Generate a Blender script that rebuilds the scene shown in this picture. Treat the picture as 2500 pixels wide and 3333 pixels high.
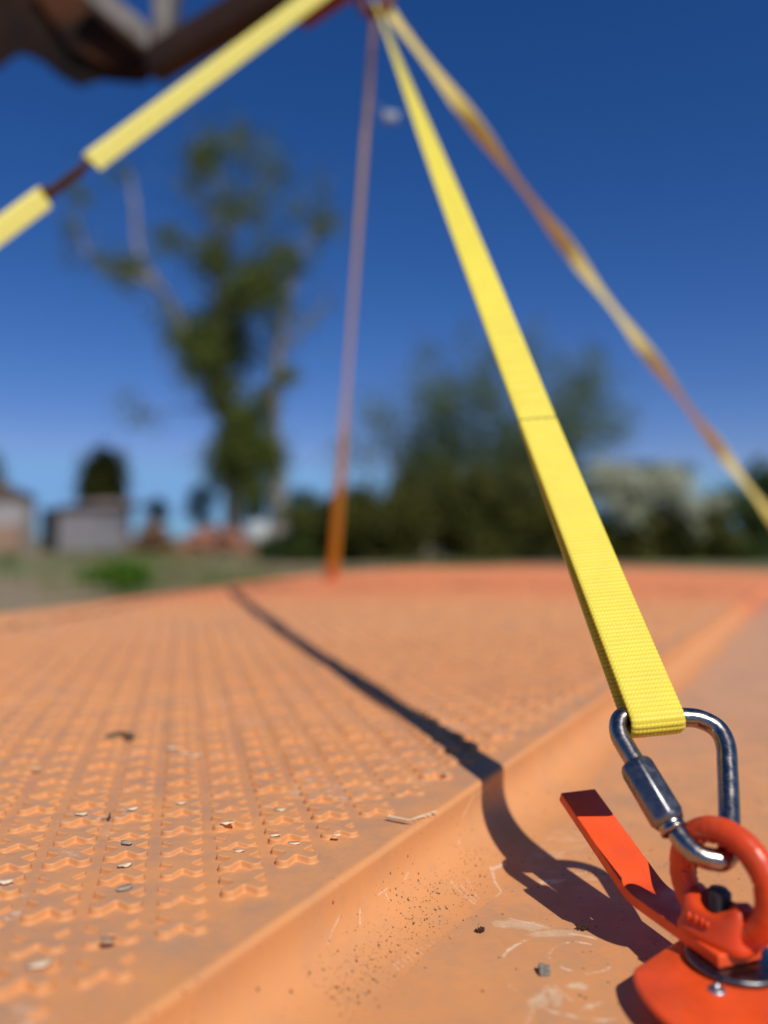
import bpy, bmesh, math, random
import numpy as np
from mathutils import Vector, Matrix
R = math.radians
rnd = random.Random(7)
S = bpy.context.scene
COL = S.collection
for o in list(bpy.data.objects): bpy.data.objects.remove(o)

# ------------------------------------------------------------ camera, sky, sun, exposure
CZ = 0.70                 # camera height over the ground; the lifted mat's deck is at DECK
DECK = 0.55
PITCH = math.atan(83.5/2500)
F = 2500.0
cam_d = bpy.data.cameras.new('camera'); cam = bpy.data.objects.new('camera', cam_d); COL.objects.link(cam)
cam.location = (0, 0, CZ); cam.rotation_euler = (R(90)+PITCH, 0, 0)
cam_d.sensor_fit = 'HORIZONTAL'; cam_d.sensor_width = 36; cam_d.lens = 36
cam_d.clip_start = 0.01; cam_d.clip_end = 2000
cam_d.dof.use_dof = True; cam_d.dof.focus_distance = 0.366; cam_d.dof.aperture_fstop = 3.5
S.camera = cam
SUN_EL = R(48.5); SUN_AZ = R(26)         # sun is behind and to the right of the camera
sun_dir = Vector((math.sin(SUN_AZ)*math.cos(SUN_EL), -math.cos(SUN_AZ)*math.cos(SUN_EL), math.sin(SUN_EL)))
W = bpy.data.worlds.new('World'); S.world = W; W.use_nodes = True
wn = W.node_tree; bg = wn.nodes['Background']
sky = wn.nodes.new('ShaderNodeTexSky'); sky.sky_type = 'NISHITA'; sky.sun_disc = False
sky.sun_elevation = SUN_EL
sky.sun_rotation = math.atan2(sun_dir.x, sun_dir.y)
sky.altitude = 300; sky.air_density = 1.0; sky.dust_density = 0.0; sky.ozone_density = 6.0
gam = wn.nodes.new('ShaderNodeHueSaturation'); gam.inputs['Saturation'].default_value = 1.25
tint = wn.nodes.new('ShaderNodeMix'); tint.data_type = 'RGBA'; tint.blend_type = 'MULTIPLY'; tint.inputs[0].default_value = 1; tint.inputs[7].default_value = (1.08, .85, 1.08, 1)
wn.links.new(sky.outputs[0], gam.inputs['Color']); wn.links.new(gam.outputs[0], tint.inputs[6]); 
cap = wn.nodes.new('ShaderNodeMix'); cap.data_type = 'RGBA'; cap.blend_type = 'DARKEN'; cap.inputs[0].default_value = 1; cap.inputs[7].default_value = (.195/.075, .39/.075, .80/.075, 1)
wn.links.new(tint.outputs[2], cap.inputs[6]); wn.links.new(cap.outputs[2], bg.inputs[0]); bg.inputs[1].default_value = 0.075
sl = bpy.data.lights.new('sun', 'SUN'); sl.energy = 4.2; sl.angle = R(0.53); sl.color = (1, .95, .87)
so = bpy.data.objects.new('sun', sl); COL.objects.link(so)
so.rotation_euler = (-sun_dir).to_track_quat('-Z', 'Y').to_euler()
S.view_settings.view_transform = 'Standard'; S.view_settings.look = 'None'
S.view_settings.exposure = 0.0; S.view_settings.gamma = 1.0
S.render.engine = 'CYCLES'

# ------------------------------------------------------------ helpers
def ray(px, py):
    cp, sp = math.cos(PITCH), math.sin(PITCH)
    a = px-1250; b = -(py-1666.5)
    return Vector((a, F*cp - b*sp, F*sp + b*cp))
def at(px, py, D):
    r = ray(px, py); return Vector((0, 0, CZ)) + r*(D/r.y)
def on_z(px, py, z):
    r = ray(px, py); return Vector((0, 0, CZ)) + r*((z-CZ)/r.z)

def tag(o, label=None, cat=None, group=None, kind=None):
    if label: o['label'] = label
    if cat: o['category'] = cat
    if group: o['group'] = group
    if kind: o['kind'] = kind
    return o
def empty(name, loc, rz=0):
    o = bpy.data.objects.new(name, None); COL.objects.link(o); o.empty_display_size = .02
    o.location = loc; o.rotation_euler = (0, 0, rz); return o
def link(name, me, m, parent=None, smooth=False):
    o = bpy.data.objects.new(name, me); COL.objects.link(o)
    if m is not None: me.materials.append(m)
    if smooth: me.polygons.foreach_set('use_smooth', [True]*len(me.polygons))
    if parent is not None:
        o.parent = parent
        wm = Matrix(); q = parent
        while q is not None: wm = Matrix.LocRotScale(q.location, q.rotation_euler.to_quaternion(), q.scale)@wm; q = q.parent
        o.matrix_parent_inverse = wm.inverted()
        # fold the inverse into the mesh so the child sits clean in its parent's space
        me.transform(o.matrix_parent_inverse); o.matrix_parent_inverse = Matrix()
    return o
def np_mesh(name, verts, faces):
    """verts (n,3); faces: list of (k,m) int arrays, one array per polygon size"""
    me = bpy.data.meshes.new(name)
    verts = np.asarray(verts, dtype=np.float32)
    tot_l = sum(f.size for f in faces); tot_p = sum(f.shape[0] for f in faces)
    me.vertices.add(len(verts)); me.vertices.foreach_set('co', verts.ravel())
    me.loops.add(tot_l); me.polygons.add(tot_p)
    me.loops.foreach_set('vertex_index', np.concatenate([f.ravel() for f in faces]).astype(np.int32))
    st = []; s = 0
    for f in faces:
        st.append(s + np.arange(f.shape[0])*f.shape[1]); s += f.size
    me.polygons.foreach_set('loop_start', np.concatenate(st).astype(np.int32))
    me.update(calc_edges=True); me.validate(); return me
def grid_faces(n, m, off=0, wrap_m=False, wrap_n=False):
    i = np.arange(n if wrap_n else n-1)[:, None]; j = np.arange(m if wrap_m else m-1)[None, :]
    a = i*m+j; b = i*m+(j+1) % m; c = ((i+1) % n)*m+(j+1) % m; d = ((i+1) % n)*m+j
    return np.stack([a, b, c, d], -1).reshape(-1, 4)+off
def ss(a, b, x):
    t = np.clip((x-a)/(b-a), 0, 1); return t*t*(3-2*t)

def catmull(P, n=10):
    P = [Vector(p) for p in P]; out = []
    Q = [P[0]*2-P[1]] + P + [P[-1]*2-P[-2]]
    for i in range(1, len(Q)-2):
        for k in range(n):
            t = k/n; p0, p1, p2, p3 = Q[i-1:i+3]
            out.append(0.5*((2*p1)+(p2-p0)*t+(2*p0-5*p1+4*p2-p3)*t*t+(3*p1-p0-3*p2+p3)*t**3))
    out.append(P[-1]); return out
def tube(path, rad, seg=24, closed=False, cap=True):
    P = np.array([tuple(p) for p in path], float); n = len(P)
    rad = np.broadcast_to(np.asarray(rad, float), (n,))
    T = (np.roll(P, -1, 0)-np.roll(P, 1, 0)) if closed else np.gradient(P, axis=0)
    T /= np.linalg.norm(T, axis=1)[:, None]
    nrm = np.cross(T[0], [0.31, 0.17, 0.93]); nrm /= np.linalg.norm(nrm)
    A = np.linspace(0, 2*np.pi, seg, endpoint=False); V = []
    for i in range(n):
        nrm = nrm-T[i]*np.dot(nrm, T[i]); nrm /= np.linalg.norm(nrm); b = np.cross(T[i], nrm)
        V.append(P[i]+rad[i]*(np.cos(A)[:, None]*nrm+np.sin(A)[:, None]*b))
    V = np.concatenate(V); Fc = [grid_faces(n, seg, wrap_m=True, wrap_n=closed)]
    if cap and not closed:
        Fc.append(np.array([np.arange(seg)[::-1]])); Fc.append(np.array([np.arange(seg)+(n-1)*seg]))
    return V, Fc
def join(parts):
    V = []; D = {}; off = 0
    for v, fs in parts:
        V.append(v)
        for f in fs: D.setdefault(f.shape[1], []).append(f+off)
        off += len(v)
    return np.concatenate(V), [np.concatenate(x) for x in D.values()]
def lathe(prof, c, axis_frame=None, seg=48, wrap=False):
    prof = np.array(prof, float); A = np.linspace(0, 2*np.pi, seg, endpoint=False)
    V = np.stack([prof[:, 0][:, None]*np.cos(A), prof[:, 0][:, None]*np.sin(A), np.repeat(prof[:, 1][:, None], seg, 1)], -1).reshape(-1, 3)
    if axis_frame is not None: V = V@np.array(axis_frame)
    V = V+np.array(tuple(c)); return V, [grid_faces(len(prof), seg, wrap_m=True, wrap_n=wrap)]
def prism(poly, ax, bx, nx, thick, origin):
    """polygon in (ax,bx) extruded along nx"""
    ax, bx, nx, o = [np.array(tuple(k), float) for k in (ax, bx, nx, origin)]
    n = len(poly); P = np.array([o+ax*p[0]+bx*p[1] for p in poly])
    V = np.concatenate([P, P+nx*thick]); i = np.arange(n); j = (i+1) % n
    return V, [np.stack([i, j, j+n, i+n], -1), np.array([i[::-1]]), np.array([i+n])]
def bevel(me, w, seg=2, ang=30):
    bm = bmesh.new(); bm.from_mesh(me)
    bmesh.ops.recalc_face_normals(bm, faces=bm.faces)
    es = [e for e in bm.edges if len(e.link_faces) == 2 and e.calc_face_angle(0) > R(ang)]
    bmesh.ops.bevel(bm, geom=es, offset=w, segments=seg, affect='EDGES', profile=.6, clamp_overlap=True)
    bm.to_mesh(me); bm.free(); return me
def box_me(name, sx, sy, sz, c, rz=0, bev=0):
    bm = bmesh.new(); bmesh.ops.create_cube(bm, size=1, matrix=Matrix.Translation(Vector(c))@Matrix.Rotation(rz, 4, 'Z')@Matrix.Diagonal((sx, sy, sz, 1)))
    if bev: bmesh.ops.bevel(bm, geom=bm.edges[:], offset=bev, segments=2, affect='EDGES', profile=.6)
    me = bpy.data.meshes.new(name); bm.to_mesh(me); bm.free(); return me

# ------------------------------------------------------------ material helper
class NT:
    def __init__(s, name):
        s.m = bpy.data.materials.new(name); s.m.use_nodes = True; s.t = s.m.node_tree
        s.b = s.t.nodes['Principled BSDF']
    def n(s, typ, **kw):
        k = s.t.nodes.new(typ)
        for a, v in kw.items(): setattr(k, a, v)
        return k
    def l(s, a, b): s.t.links.new(a, b)
    def put(s, sock, v):
        if isinstance(v, bpy.types.NodeSocket): s.l(v, sock)
        else: sock.default_value = v
    def math(s, op, a, b=None, clamp=False):
        k = s.n('ShaderNodeMath', operation=op); k.use_clamp = clamp
        s.put(k.inputs[0], a)
        if b is not None: s.put(k.inputs[1], b)
        return k.outputs[0]
    def coord(s, kind='Object'): return s.n('ShaderNodeTexCoord').outputs[kind]
    def mapping(s, v, loc=(0, 0, 0), rot=(0, 0, 0), sc=(1, 1, 1)):
        k = s.n('ShaderNodeMapping'); s.l(v, k.inputs[0]); k.inputs[1].default_value = loc; k.inputs[2].default_value = rot; k.inputs[3].default_value = sc; return k.outputs[0]
    def noise(s, v, scale, detail=5, rough=.55, dist=0):
        k = s.n('ShaderNodeTexNoise'); s.l(v, k.inputs['Vector']); k.inputs['Scale'].default_value = scale
        k.inputs['Detail'].default_value = detail; k.inputs['Roughness'].default_value = rough; k.inputs['Distortion'].default_value = dist; return k.outputs[0]
    def voro(s, v, scale, feat='F1'):
        k = s.n('ShaderNodeTexVoronoi', feature=feat); s.l(v, k.inputs['Vector']); k.inputs['Scale'].default_value = scale; return k
    def ramp(s, v, a, b, lo=0., hi=1.):
        k = s.n('ShaderNodeMapRange'); k.clamp = True; k.interpolation_type = 'SMOOTHSTEP'; s.l(v, k.inputs[0])
        for i, x in enumerate((a, b, lo, hi)): k.inputs[i+1].default_value = x
        return k.outputs[0]
    def mix(s, f, a, b):
        k = s.n('ShaderNodeMix', data_type='RGBA'); s.put(k.inputs[0], f)
        for i, v in ((6, a), (7, b)):
            if isinstance(v, (tuple, list)): v = tuple(v[:3])+(1,)
            s.put(k.inputs[i], v)
        return k.outputs[2]
    def color(s, v): s.put(s.b.inputs['Base Color'], v if isinstance(v, bpy.types.NodeSocket) else tuple(v)+(1,))
    def rough(s, v): s.put(s.b.inputs['Roughness'], v)
    def bump(s, h, strength, dist):
        k = s.n('ShaderNodeBump'); k.inputs['Strength'].default_value = strength; k.inputs['Distance'].default_value = dist
        s.l(h, k.inputs['Height']); s.l(k.outputs[0], s.b.inputs['Normal'])
def simple(name, c, rough=.7, var=.25, scale=20, metallic=0, c2=None, bump=0, bscale=200, bdist=.001):
    m = NT(name); v = m.coord()
    c2 = c2 or tuple(x*(1-var) for x in c)
    m.color(m.mix(m.ramp(m.noise(v, scale), .35, .65), c, c2)); m.rough(rough); m.b.inputs['Specular IOR Level'].default_value = .5 if metallic else .22; m.b.inputs['Metallic'].default_value = metallic
    if bump: m.bump(m.noise(v, bscale, 6), bump, bdist)
    return m.m

# ------------------------------------------------------------ the mat frame: u runs along its right edge, v across to the left
EAZ = R(30.3); CAZ = EAZ-R(45)
E0 = on_z(1628, 2503, DECK); E0.z = 0
U = Vector((math.sin(EAZ), math.cos(EAZ), 0)); V_ = Vector((-math.cos(EAZ), math.sin(EAZ), 0))
U0, U1, V1 = -0.95, 3.25, 1.235
STEP = 0.031
def warp(u, v):
    return .034*ss(.35, 1.7, u)*(.25+.75*ss(0, .7, v))*(1-.85*ss(1.9, 3.2, u)) + .0012*np.sin(u*9+1)*np.sin(v*7)
def mat_pt(u, v, z):
    u = np.asarray(u, float); v = np.asarray(v, float); z = np.asarray(z, float)
    u, v, z = np.broadcast_arrays(u, v, z)
    return np.stack([E0.x+U.x*u+V_.x*v, E0.y+U.y*u+V_.y*v, DECK+z+warp(u, np.maximum(v, -.02))], -1)
def uv_of(p):
    d = Vector((p[0]-E0.x, p[1]-E0.y, 0)); return d.dot(U), d.dot(V_)

# ---- mat materials
def mat_material(name, dust, scuff, specks):
    m = NT(name); P = m.n('ShaderNodeNewGeometry').outputs['Position']
    Q = m.mapping(P, loc=(0, 0, 0), rot=(0, 0, 0))
    base = m.mix(m.ramp(m.noise(Q, 6, 4), .3, .7), (.69, .305, .110), (.65, .28, .102))
    base = m.mix(m.ramp(m.noise(Q, 45, 6, .65), .42, .72, 0, .55), base, (.54, .265, .125))
    sy = m.n('ShaderNodeSeparateXYZ'); m.l(P, sy.inputs[0])
    base = m.mix(m.ramp(sy.outputs[1], 1.45, 1.95, 0, .75), base, (.66, .20, .075))
    if dust:
        base = m.mix(m.math('MULTIPLY', m.ramp(m.noise(Q, 22, 8, .7), .36, .66, 0, .75), m.ramp(sy.outputs[1], 1.3, 1.9, 1, .3)), base, (.43, .24, .145))
        base = m.mix(m.ramp(m.noise(m.mapping(Q, loc=(3, 1, 0)), 9, 8, .75), .58, .72, 0, .5), base, (.40, .27, .18))
        base = m.mix(m.math('MULTIPLY', m.ramp(m.noise(m.mapping(Q, loc=(0, 5, 2)), 16, 4, .6), .56, .66), m.ramp(m.noise(m.mapping(Q, rot=(0, 0, R(15)), sc=(1, 2, 1)), 150, 7, .8), .50, .62, 0, .85)), base, (.80, .60, .45))
        base = m.mix(m.math('MULTIPLY', m.ramp(m.noise(m.mapping(Q, loc=(2, 3, 1)), 34, 7, .7), .60, .70), m.ramp(m.noise(Q, 900, 4, .7), .44, .60, 0, .75)), base, (.20, .15, .10))
        # brushed drag lines across the deck
        st = m.noise(m.mapping(Q, rot=(0, 0, R(-68)), sc=(1, 14, 1)), 60, 6, .7)
        base = m.mix(m.ramp(st, .54, .72, 0, .4), base, (.62, .33, .18))
    if scuff:
        # torn pale fibres and drag marks in separate worn patches
        warpn = m.n('ShaderNodeTexNoise'); m.l(Q, warpn.inputs['Vector']); warpn.inputs['Scale'].default_value = 25; warpn.inputs['Detail'].default_value = 3
        add = m.n('ShaderNodeVectorMath', operation='MULTIPLY_ADD'); m.l(warpn.outputs['Color'], add.inputs[0]); add.inputs[1].default_value = (.03, .03, .03); m.l(Q, add.inputs[2]); QW = add.outputs[0]
        big = m.ramp(m.noise(m.mapping(Q, loc=(.3, 2.1, 0)), 9, 5, .6), .50, .66)
        st = m.ramp(m.noise(m.mapping(QW, rot=(0, 0, R(12)), sc=(1, 4, 1)), 70, 9, .8), .50, .60)
        base = m.mix(m.math('MULTIPLY', m.math('MULTIPLY', big, st), .6), base, (.74, .50, .30))
        pm = None
        for (px, py, rx, ry, k) in [(1700, 3010, .020, .006, 1), (1800, 3030, .016, .005, 1), (1640, 2830, .010, .006, 1), (1800, 2860, .014, .005, 1), (1790, 3270, .006, .012, .9), (1890, 3240, .009, .006, .9), (1740, 3290, .005, .010, .9), (1900, 3150, .010, .010, .35), (2330, 2560, .05, .02, .4), (2250, 2250, .08, .05, .35), (1990, 3120, .010, .004, .5)]:
            q = on_z(px, py, DECK-STEP); mp = m.mapping(QW, loc=(0, 0, 0)); d = m.n('ShaderNodeVectorMath', operation='SUBTRACT'); m.l(mp, d.inputs[0]); d.inputs[1].default_value = (q.x+.015, q.y+.015, 0)
            d2 = m.mapping(d.outputs[0], sc=(1/rx, 1/ry, 0)); ln = m.n('ShaderNodeVectorMath', operation='LENGTH'); m.l(d2, ln.inputs[0])
            g = m.ramp(ln.outputs['Value'], 1.25, .3, 0, k); pm = g if pm is None else m.math('MAXIMUM', pm, g)
        fl = m.noise(m.mapping(QW, rot=(0, 0, R(10)), sc=(1, 3.0, 1)), 260, 9, .88)
        base = m.mix(m.ramp(m.math('ADD', m.math('MULTIPLY', pm, .40), fl), .75, .88, 0, .8), base, (.80, .58, .36))
        st2 = m.ramp(m.noise(m.mapping(QW, rot=(0, 0, R(-20)), sc=(1, 12, 1)), 130, 5, .6, .3), .60, .66, 0, .5)
        base = m.mix(m.math('MULTIPLY', st2, m.ramp(m.noise(Q, 8), .48, .62)), base, (.78, .50, .36))
        gr = m.math('MULTIPLY', m.ramp(m.noise(m.mapping(Q, loc=(7, 0, 1)), 30, 8, .75), .58, .68), m.ramp(m.noise(Q, 420, 3), .45, .6))
        base = m.mix(m.math('MULTIPLY', gr, .6), base, (.16, .15, .12))
    if specks:
        vo = m.voro(m.mapping(Q, sc=(1, 1, 1)), 330); sp = m.math('LESS_THAN', vo.outputs['Distance'], .22)
        vc = m.ramp(m.noise(Q, 2000, 1), .0, 1)
        zone = m.ramp(m.noise(m.mapping(Q, loc=(0, 4, 0)), 24, 5, .7), .50, .64)
        sep = m.n('ShaderNodeSeparateColor'); m.l(vo.outputs['Color'], sep.inputs[0])
        some = m.math('GREATER_THAN', sep.outputs[0], .55)
        sp = m.math('MULTIPLY', m.math('MULTIPLY', sp, some), zone)
        base = m.mix(m.math('MULTIPLY', sp, .8), base, (.13, .075, .04))
        vo2 = m.voro(Q, 110); sp2 = m.math('LESS_THAN', vo2.outputs['Distance'], .085)
        base = m.mix(m.math('MULTIPLY', sp2, .8), base, (.09, .045, .025))
    if scuff:
        base = m.mix(m.ramp(sy.outputs[1], .42, .95, 0, .55), base, (.56, .33, .21))
        base = m.mix(m.ramp(m.noise(m.mapping(Q, loc=(5, 5, 0)), 18, 7, .7), .45, .68, 0, .6), base, (.46, .26, .14))
    m.color(base); m.rough(m.ramp(m.noise(Q, 50, 5), .3, .7, .46, .72))
    m.b.inputs['Specular IOR Level'].default_value = .3
    m.bump(m.math('ADD', m.noise(Q, 350, 6, .7), m.math('MULTIPLY', m.noise(m.mapping(Q, rot=(0, 0, R(-68)), sc=(1, 10, 1)), 160, 4), .8)), .35, .0005)
    return m
M_deck = mat_material('dusty_orange_composite', True, False, False).m
M_clean = mat_material('clean_orange_tread_side', False, False, False).m
M_edge = mat_material('orange_moulded_edge', False, False, True)
# pale scored lines on the concave wall
M_edge = M_edge.m
Mf = mat_material('scuffed_orange_flange', False, True, True)
# circular scoring that the turning lock plate has left on the flange
nt = Mf
P = nt.n('ShaderNodeNewGeometry').outputs['Position']
def ring_mask(nt, cx, cy, r, w, thr=.5, sc=60):
    d = nt.n('ShaderNodeVectorMath', operation='DISTANCE'); 
    wob = nt.n('ShaderNodeTexNoise'); nt.l(P, wob.inputs['Vector']); wob.inputs['Scale'].default_value = 70; wob.inputs['Detail'].default_value = 4
    ma = nt.n('ShaderNodeVectorMath', operation='MULTIPLY_ADD'); nt.l(wob.outputs['Color'], ma.inputs[0]); ma.inputs[1].default_value = (.006, .006, 0); nt.l(P, ma.inputs[2])
    flat = nt.mapping(ma.outputs[0], loc=(-.003, -.003, 0), sc=(1, 1, 0)); nt.l(flat, d.inputs[0]); d.inputs[1].default_value = (cx, cy, 0)
    e = nt.math('ABSOLUTE', nt.math('SUBTRACT', d.outputs['Value'], r))
    e = nt.math('SUBTRACT', 1, nt.math('DIVIDE', e, w), clamp=True)
    return nt.math('MULTIPLY', nt.ramp(e, 0, .8), nt.ramp(nt.noise(P, sc, 6, .7), thr, thr+.10))
old = Mf.b.inputs['Base Color'].links[0].from_socket
c = on_z(1890, 3115, DECK-STEP)
mk = nt.math('MAXIMUM', ring_mask(nt, c.x, c.y, .0125, .0010, .50, 60), ring_mask(nt, c.x-.004, c.y-.012, .031, .0012, .5, 70))
c2 = on_z(1500, 2560, DECK-STEP)
mk = nt.math('MAXIMUM', mk, ring_mask(nt, .112, .268, .047, .0026, .47, 60))
nt.color(nt.mix(nt.math('MULTIPLY', mk, .85), old, (.80, .60, .40)))
M_flange = Mf.m

# ---- mat base mesh
mat_root = empty('ground_mat', (E0.x, E0.y, DECK))
tag(mat_root, 'orange moulded plastic ground mat with raised cross treads and a scuffed lower flange', 'ground mat')
us = np.unique(np.concatenate([np.linspace(U0, -.45, 26), np.linspace(-.45, .9, 260), np.linspace(.9, U1, 160)]))
vs = np.concatenate([np.linspace(.004, .2, 40), np.linspace(.21, V1, 90)])[::-1]
# deck
uu, vv = np.meshgrid(us, vs, indexing='ij')
zz = np.zeros_like(uu)
lefte = np.linspace(0, np.pi/2, 6)[::-1]
Vd = mat_pt(uu, vv, zz).reshape(-1, 3); nv = len(vs)
Fd = [grid_faces(len(us), nv)]
me = np_mesh('tread_deck', Vd, Fd)
# far/left outer skirt of the deck
def skirt(us_, vs_, z0, z1):
    a = mat_pt(us_, vs_, z0); b = mat_pt(us_, vs_, z1); n = len(a)
    i = np.arange(n-1); return np.concatenate([a, b]), [np.stack([i, i+1, i+1+n, i+n], -1)]
parts = [(Vd, Fd), skirt(us, np.full_like(us, V1), 0, -.05), skirt(np.full_like(vs, U1), vs, 0, -.05), skirt(np.full_like(vs, U0), vs, 0, -.05)]

# cross treads
def cross_outline(k, a=.0128, w=.0031, ri=.0014):
    # one quadrant built from: arm tip round (radius w), straight, inner fillet
    pts = []
    for q in range(4):
        th = q*math.pi/2; loc = []
        tip = a-w
        for i in range(k+1):      # tip half arc from -90..+90
            t = -math.pi/2+math.pi*i/k
            loc.append((tip+w*math.cos(t)*.95, w*1.12*math.sin(t)))
        # inner fillet centre at (w+ri, w+ri)
        kk = max(2, k//2)
        for i in range(kk+1):
            t = -math.pi/2-(math.pi/2)*i/kk
            loc.append((w*.95+ri+ri*math.cos(t), w*.95+ri+ri*math.sin(t)))
        c_, s_ = math.cos(th), math.sin(th)
        pts += [(x*c_-y*s_, x*s_+y*c_) for x, y in loc]
    return np.array(pts)
def inset(P, d):
    n = np.roll(P, -1, 0)-np.roll(P, 1, 0); n = np.stack([n[:, 1], -n[:, 0]], -1); n /= np.linalg.norm(n, axis=1)[:, None]+1e-12
    return P-n*d
def cross_template(k, rings):
    O = cross_outline(k); n = len(O); V = []
    for d, z in rings:
        p = inset(O, d); V.append(np.column_stack([p, np.full(n, z)]))
    Fc = grid_faces(len(rings), n, wrap_m=True)
    return np.concatenate(V), Fc, (np.arange(n)+(len(rings)-1)*n)[None, :]
HI = cross_template(10, [(-.0009, -.05), (-.0004, .05), (-.0001, .25), (0, .70), (.00012, .86), (.00038, .97), (.0007, 1.0), (.0010, 1.0)])
LO = cross_template(3, [(-.0008, -.05), (0, .6), (.0009, 1.0)])
anchor = on_z(412, 2767, DECK+.001)
au, av = uv_of(anchor)
PT = .0256
c45 = math.cos(R(45))
hi_p, lo_p = [], []
for i in range(-80, 160):
    for j in range(-80, 160):
        # column direction is 45 degrees off the edge
        cu = au + PT*(i*c45 + j*c45); cv = av + PT*(i*c45 - j*c45)
        if not (U0+.02 < cu < U1-.03 and .0205 < cv < V1-.03): continue
        p = E0+U*cu+V_*cv
        if p.y < .12: continue
        x = p.x/p.y
        if x < -.64 or x > .66: continue
        (hi_p if p.y < 1.15 else lo_p).append((cu, cv))
HUSKS = [(265, 2650, .0030, .2, 0), (432, 2633, .0030, .9, 0), (412, 2744, .0034, 2.6, 1), (408, 2816, .0032, .6, 0), (405, 2890, .0036, .7, 1), (590, 2615, .0026, .2, 0), (778, 2770, .0026, 0, 0), (912, 2636, .0032, .1, 0), (958, 2746, .0030, 0, 0), (740, 2680, .0038, .3, 0), (895, 2720, .0028, 2.9, 0), (1095, 2718, .0022, .2, 0), (20, 2870, .0035, .4, 0), (350, 3060, .0028, .1, 1), (130, 3140, .0040, .5, 0), (600, 2450, .0030, 0, 0), (560, 2435, .0040, .1, 0), (640, 2458, .0030, 0, 0), (120, 2500, .0030, 0, 0), (1450, 2520, .0020, 0, 0)]
SIDES = []
HUSK_UV = [uv_of(on_z(h_[0], h_[1], DECK+.0029)) for h_ in HUSKS]
def instance(T, ps):
    V0, Fq, cap = T; n = len(V0); out = []; r2 = random.Random(5)
    for cu, cv in ps:
        tall = r2.random() < .42
        near = any(abs(cu-a_)+abs(cv-b_) < .016 for a_, b_ in HUSK_UV)
        h = .0031 if near else (r2.uniform(.0029, .0034) if tall else r2.uniform(.0017, .0023)); tall = tall or near
        s = r2.uniform(.96, 1.04) if tall else r2.uniform(.93, 1.0); a = r2.uniform(-.04, .04)
        x = (V0[:, 0]*math.cos(a)-V0[:, 1]*math.sin(a))*s; y = (V0[:, 0]*math.sin(a)+V0[:, 1]*math.cos(a))*s
        out.append(mat_pt(cu+x, cv+y, V0[:, 2]*h))
    k = len(ps); off = (np.arange(k)*n)[:, None, None]; SIDES.append(k*len(Fq))
    # v axis is mirrored against u x v so flip the winding
    return np.concatenate(out), [(Fq[None]+off).reshape(-1, 4), (cap[None]+off).reshape(-1, cap.shape[1])]
parts.append(instance(HI, hi_p)); parts.append(instance(LO, lo_p))
print('crosses', len(hi_p), len(lo_p))
v, f = join(parts)
me = np_mesh('tread_deck', v, f)
deck = link('tread_deck', me, M_deck, mat_root, smooth=True)
me.materials.append(M_clean)
nb = sum(p_[1][0].shape[0] for p_ in parts[:-2])      # quads of the deck and its skirts come first
mi = np.zeros(len(me.polygons), np.int32)
kh, kl = len(hi_p), len(lo_p); qh, ql = len(HI[1]), len(LO[1]); no = len(cross_outline(10))
a_ = np.zeros(qh, np.int32); a_[:5*no] = 1
mi[nb:nb+kh*qh] = np.tile(a_, kh)
no = len(cross_outline(3)); a_ = np.zeros(ql, np.int32); a_[:no] = 1
mi[nb+kh*qh:nb+kh*qh+kl*ql] = np.tile(a_, kl)
me.polygons.foreach_set('material_index', mi)

# edge profile: rounded lip, concave wall; then the flat flange
prof = [(.004, 0)]+[(.0030*(1-math.sin(t)), .0030*(math.cos(t)-1)) for t in [R(a) for a in (0, 10, 22, 35, 48, 60, 72, 82, 90)]]
def wall(n=26):
    return [(-(i/n), i/n) for i in range(1, n+1)]
def Wd(u):   # how far the concave foot reaches: wider at the round pad of each lifting point
    return .033+.010*np.exp(-((u+.10)/.05)**2)+.004*np.sin(u*23+1.2)
rows = []
for pv, pz in prof: rows.append(mat_pt(us, pv, pz))
for i in range(1, 27):
    t = i/26; th_ = t*math.pi/2; x = -Wd(us)*(1-math.cos(th_))**1.35; z = -.0030-(STEP-.0030)*math.sin(th_)
    rows.append(mat_pt(us, x, z))
Vw = np.stack(rows, 1).reshape(-1, 3)
wall_o = link('edge_wall', np_mesh('edge_wall', Vw, [grid_faces(len(us), len(rows))]), M_edge, mat_root, smooth=True)
rows = []
wv = Wd(us)
for t in np.linspace(0, 1, 30): rows.append(mat_pt(us, -wv*(1-t)-.345*t, -STEP-.00002+.0004*np.sin(us*31+t*9)*t*(1-t)))
Vf = np.stack(rows, 1).reshape(-1, 3)
sk = skirt(us, np.full_like(us, -.345), -STEP, -STEP-.022)
v, f = join([(Vf, [grid_faces(len(us), len(rows))]), sk])
link('lower_flange', np_mesh('lower_flange', v, f), M_flange, mat_root, smooth=True)

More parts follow.
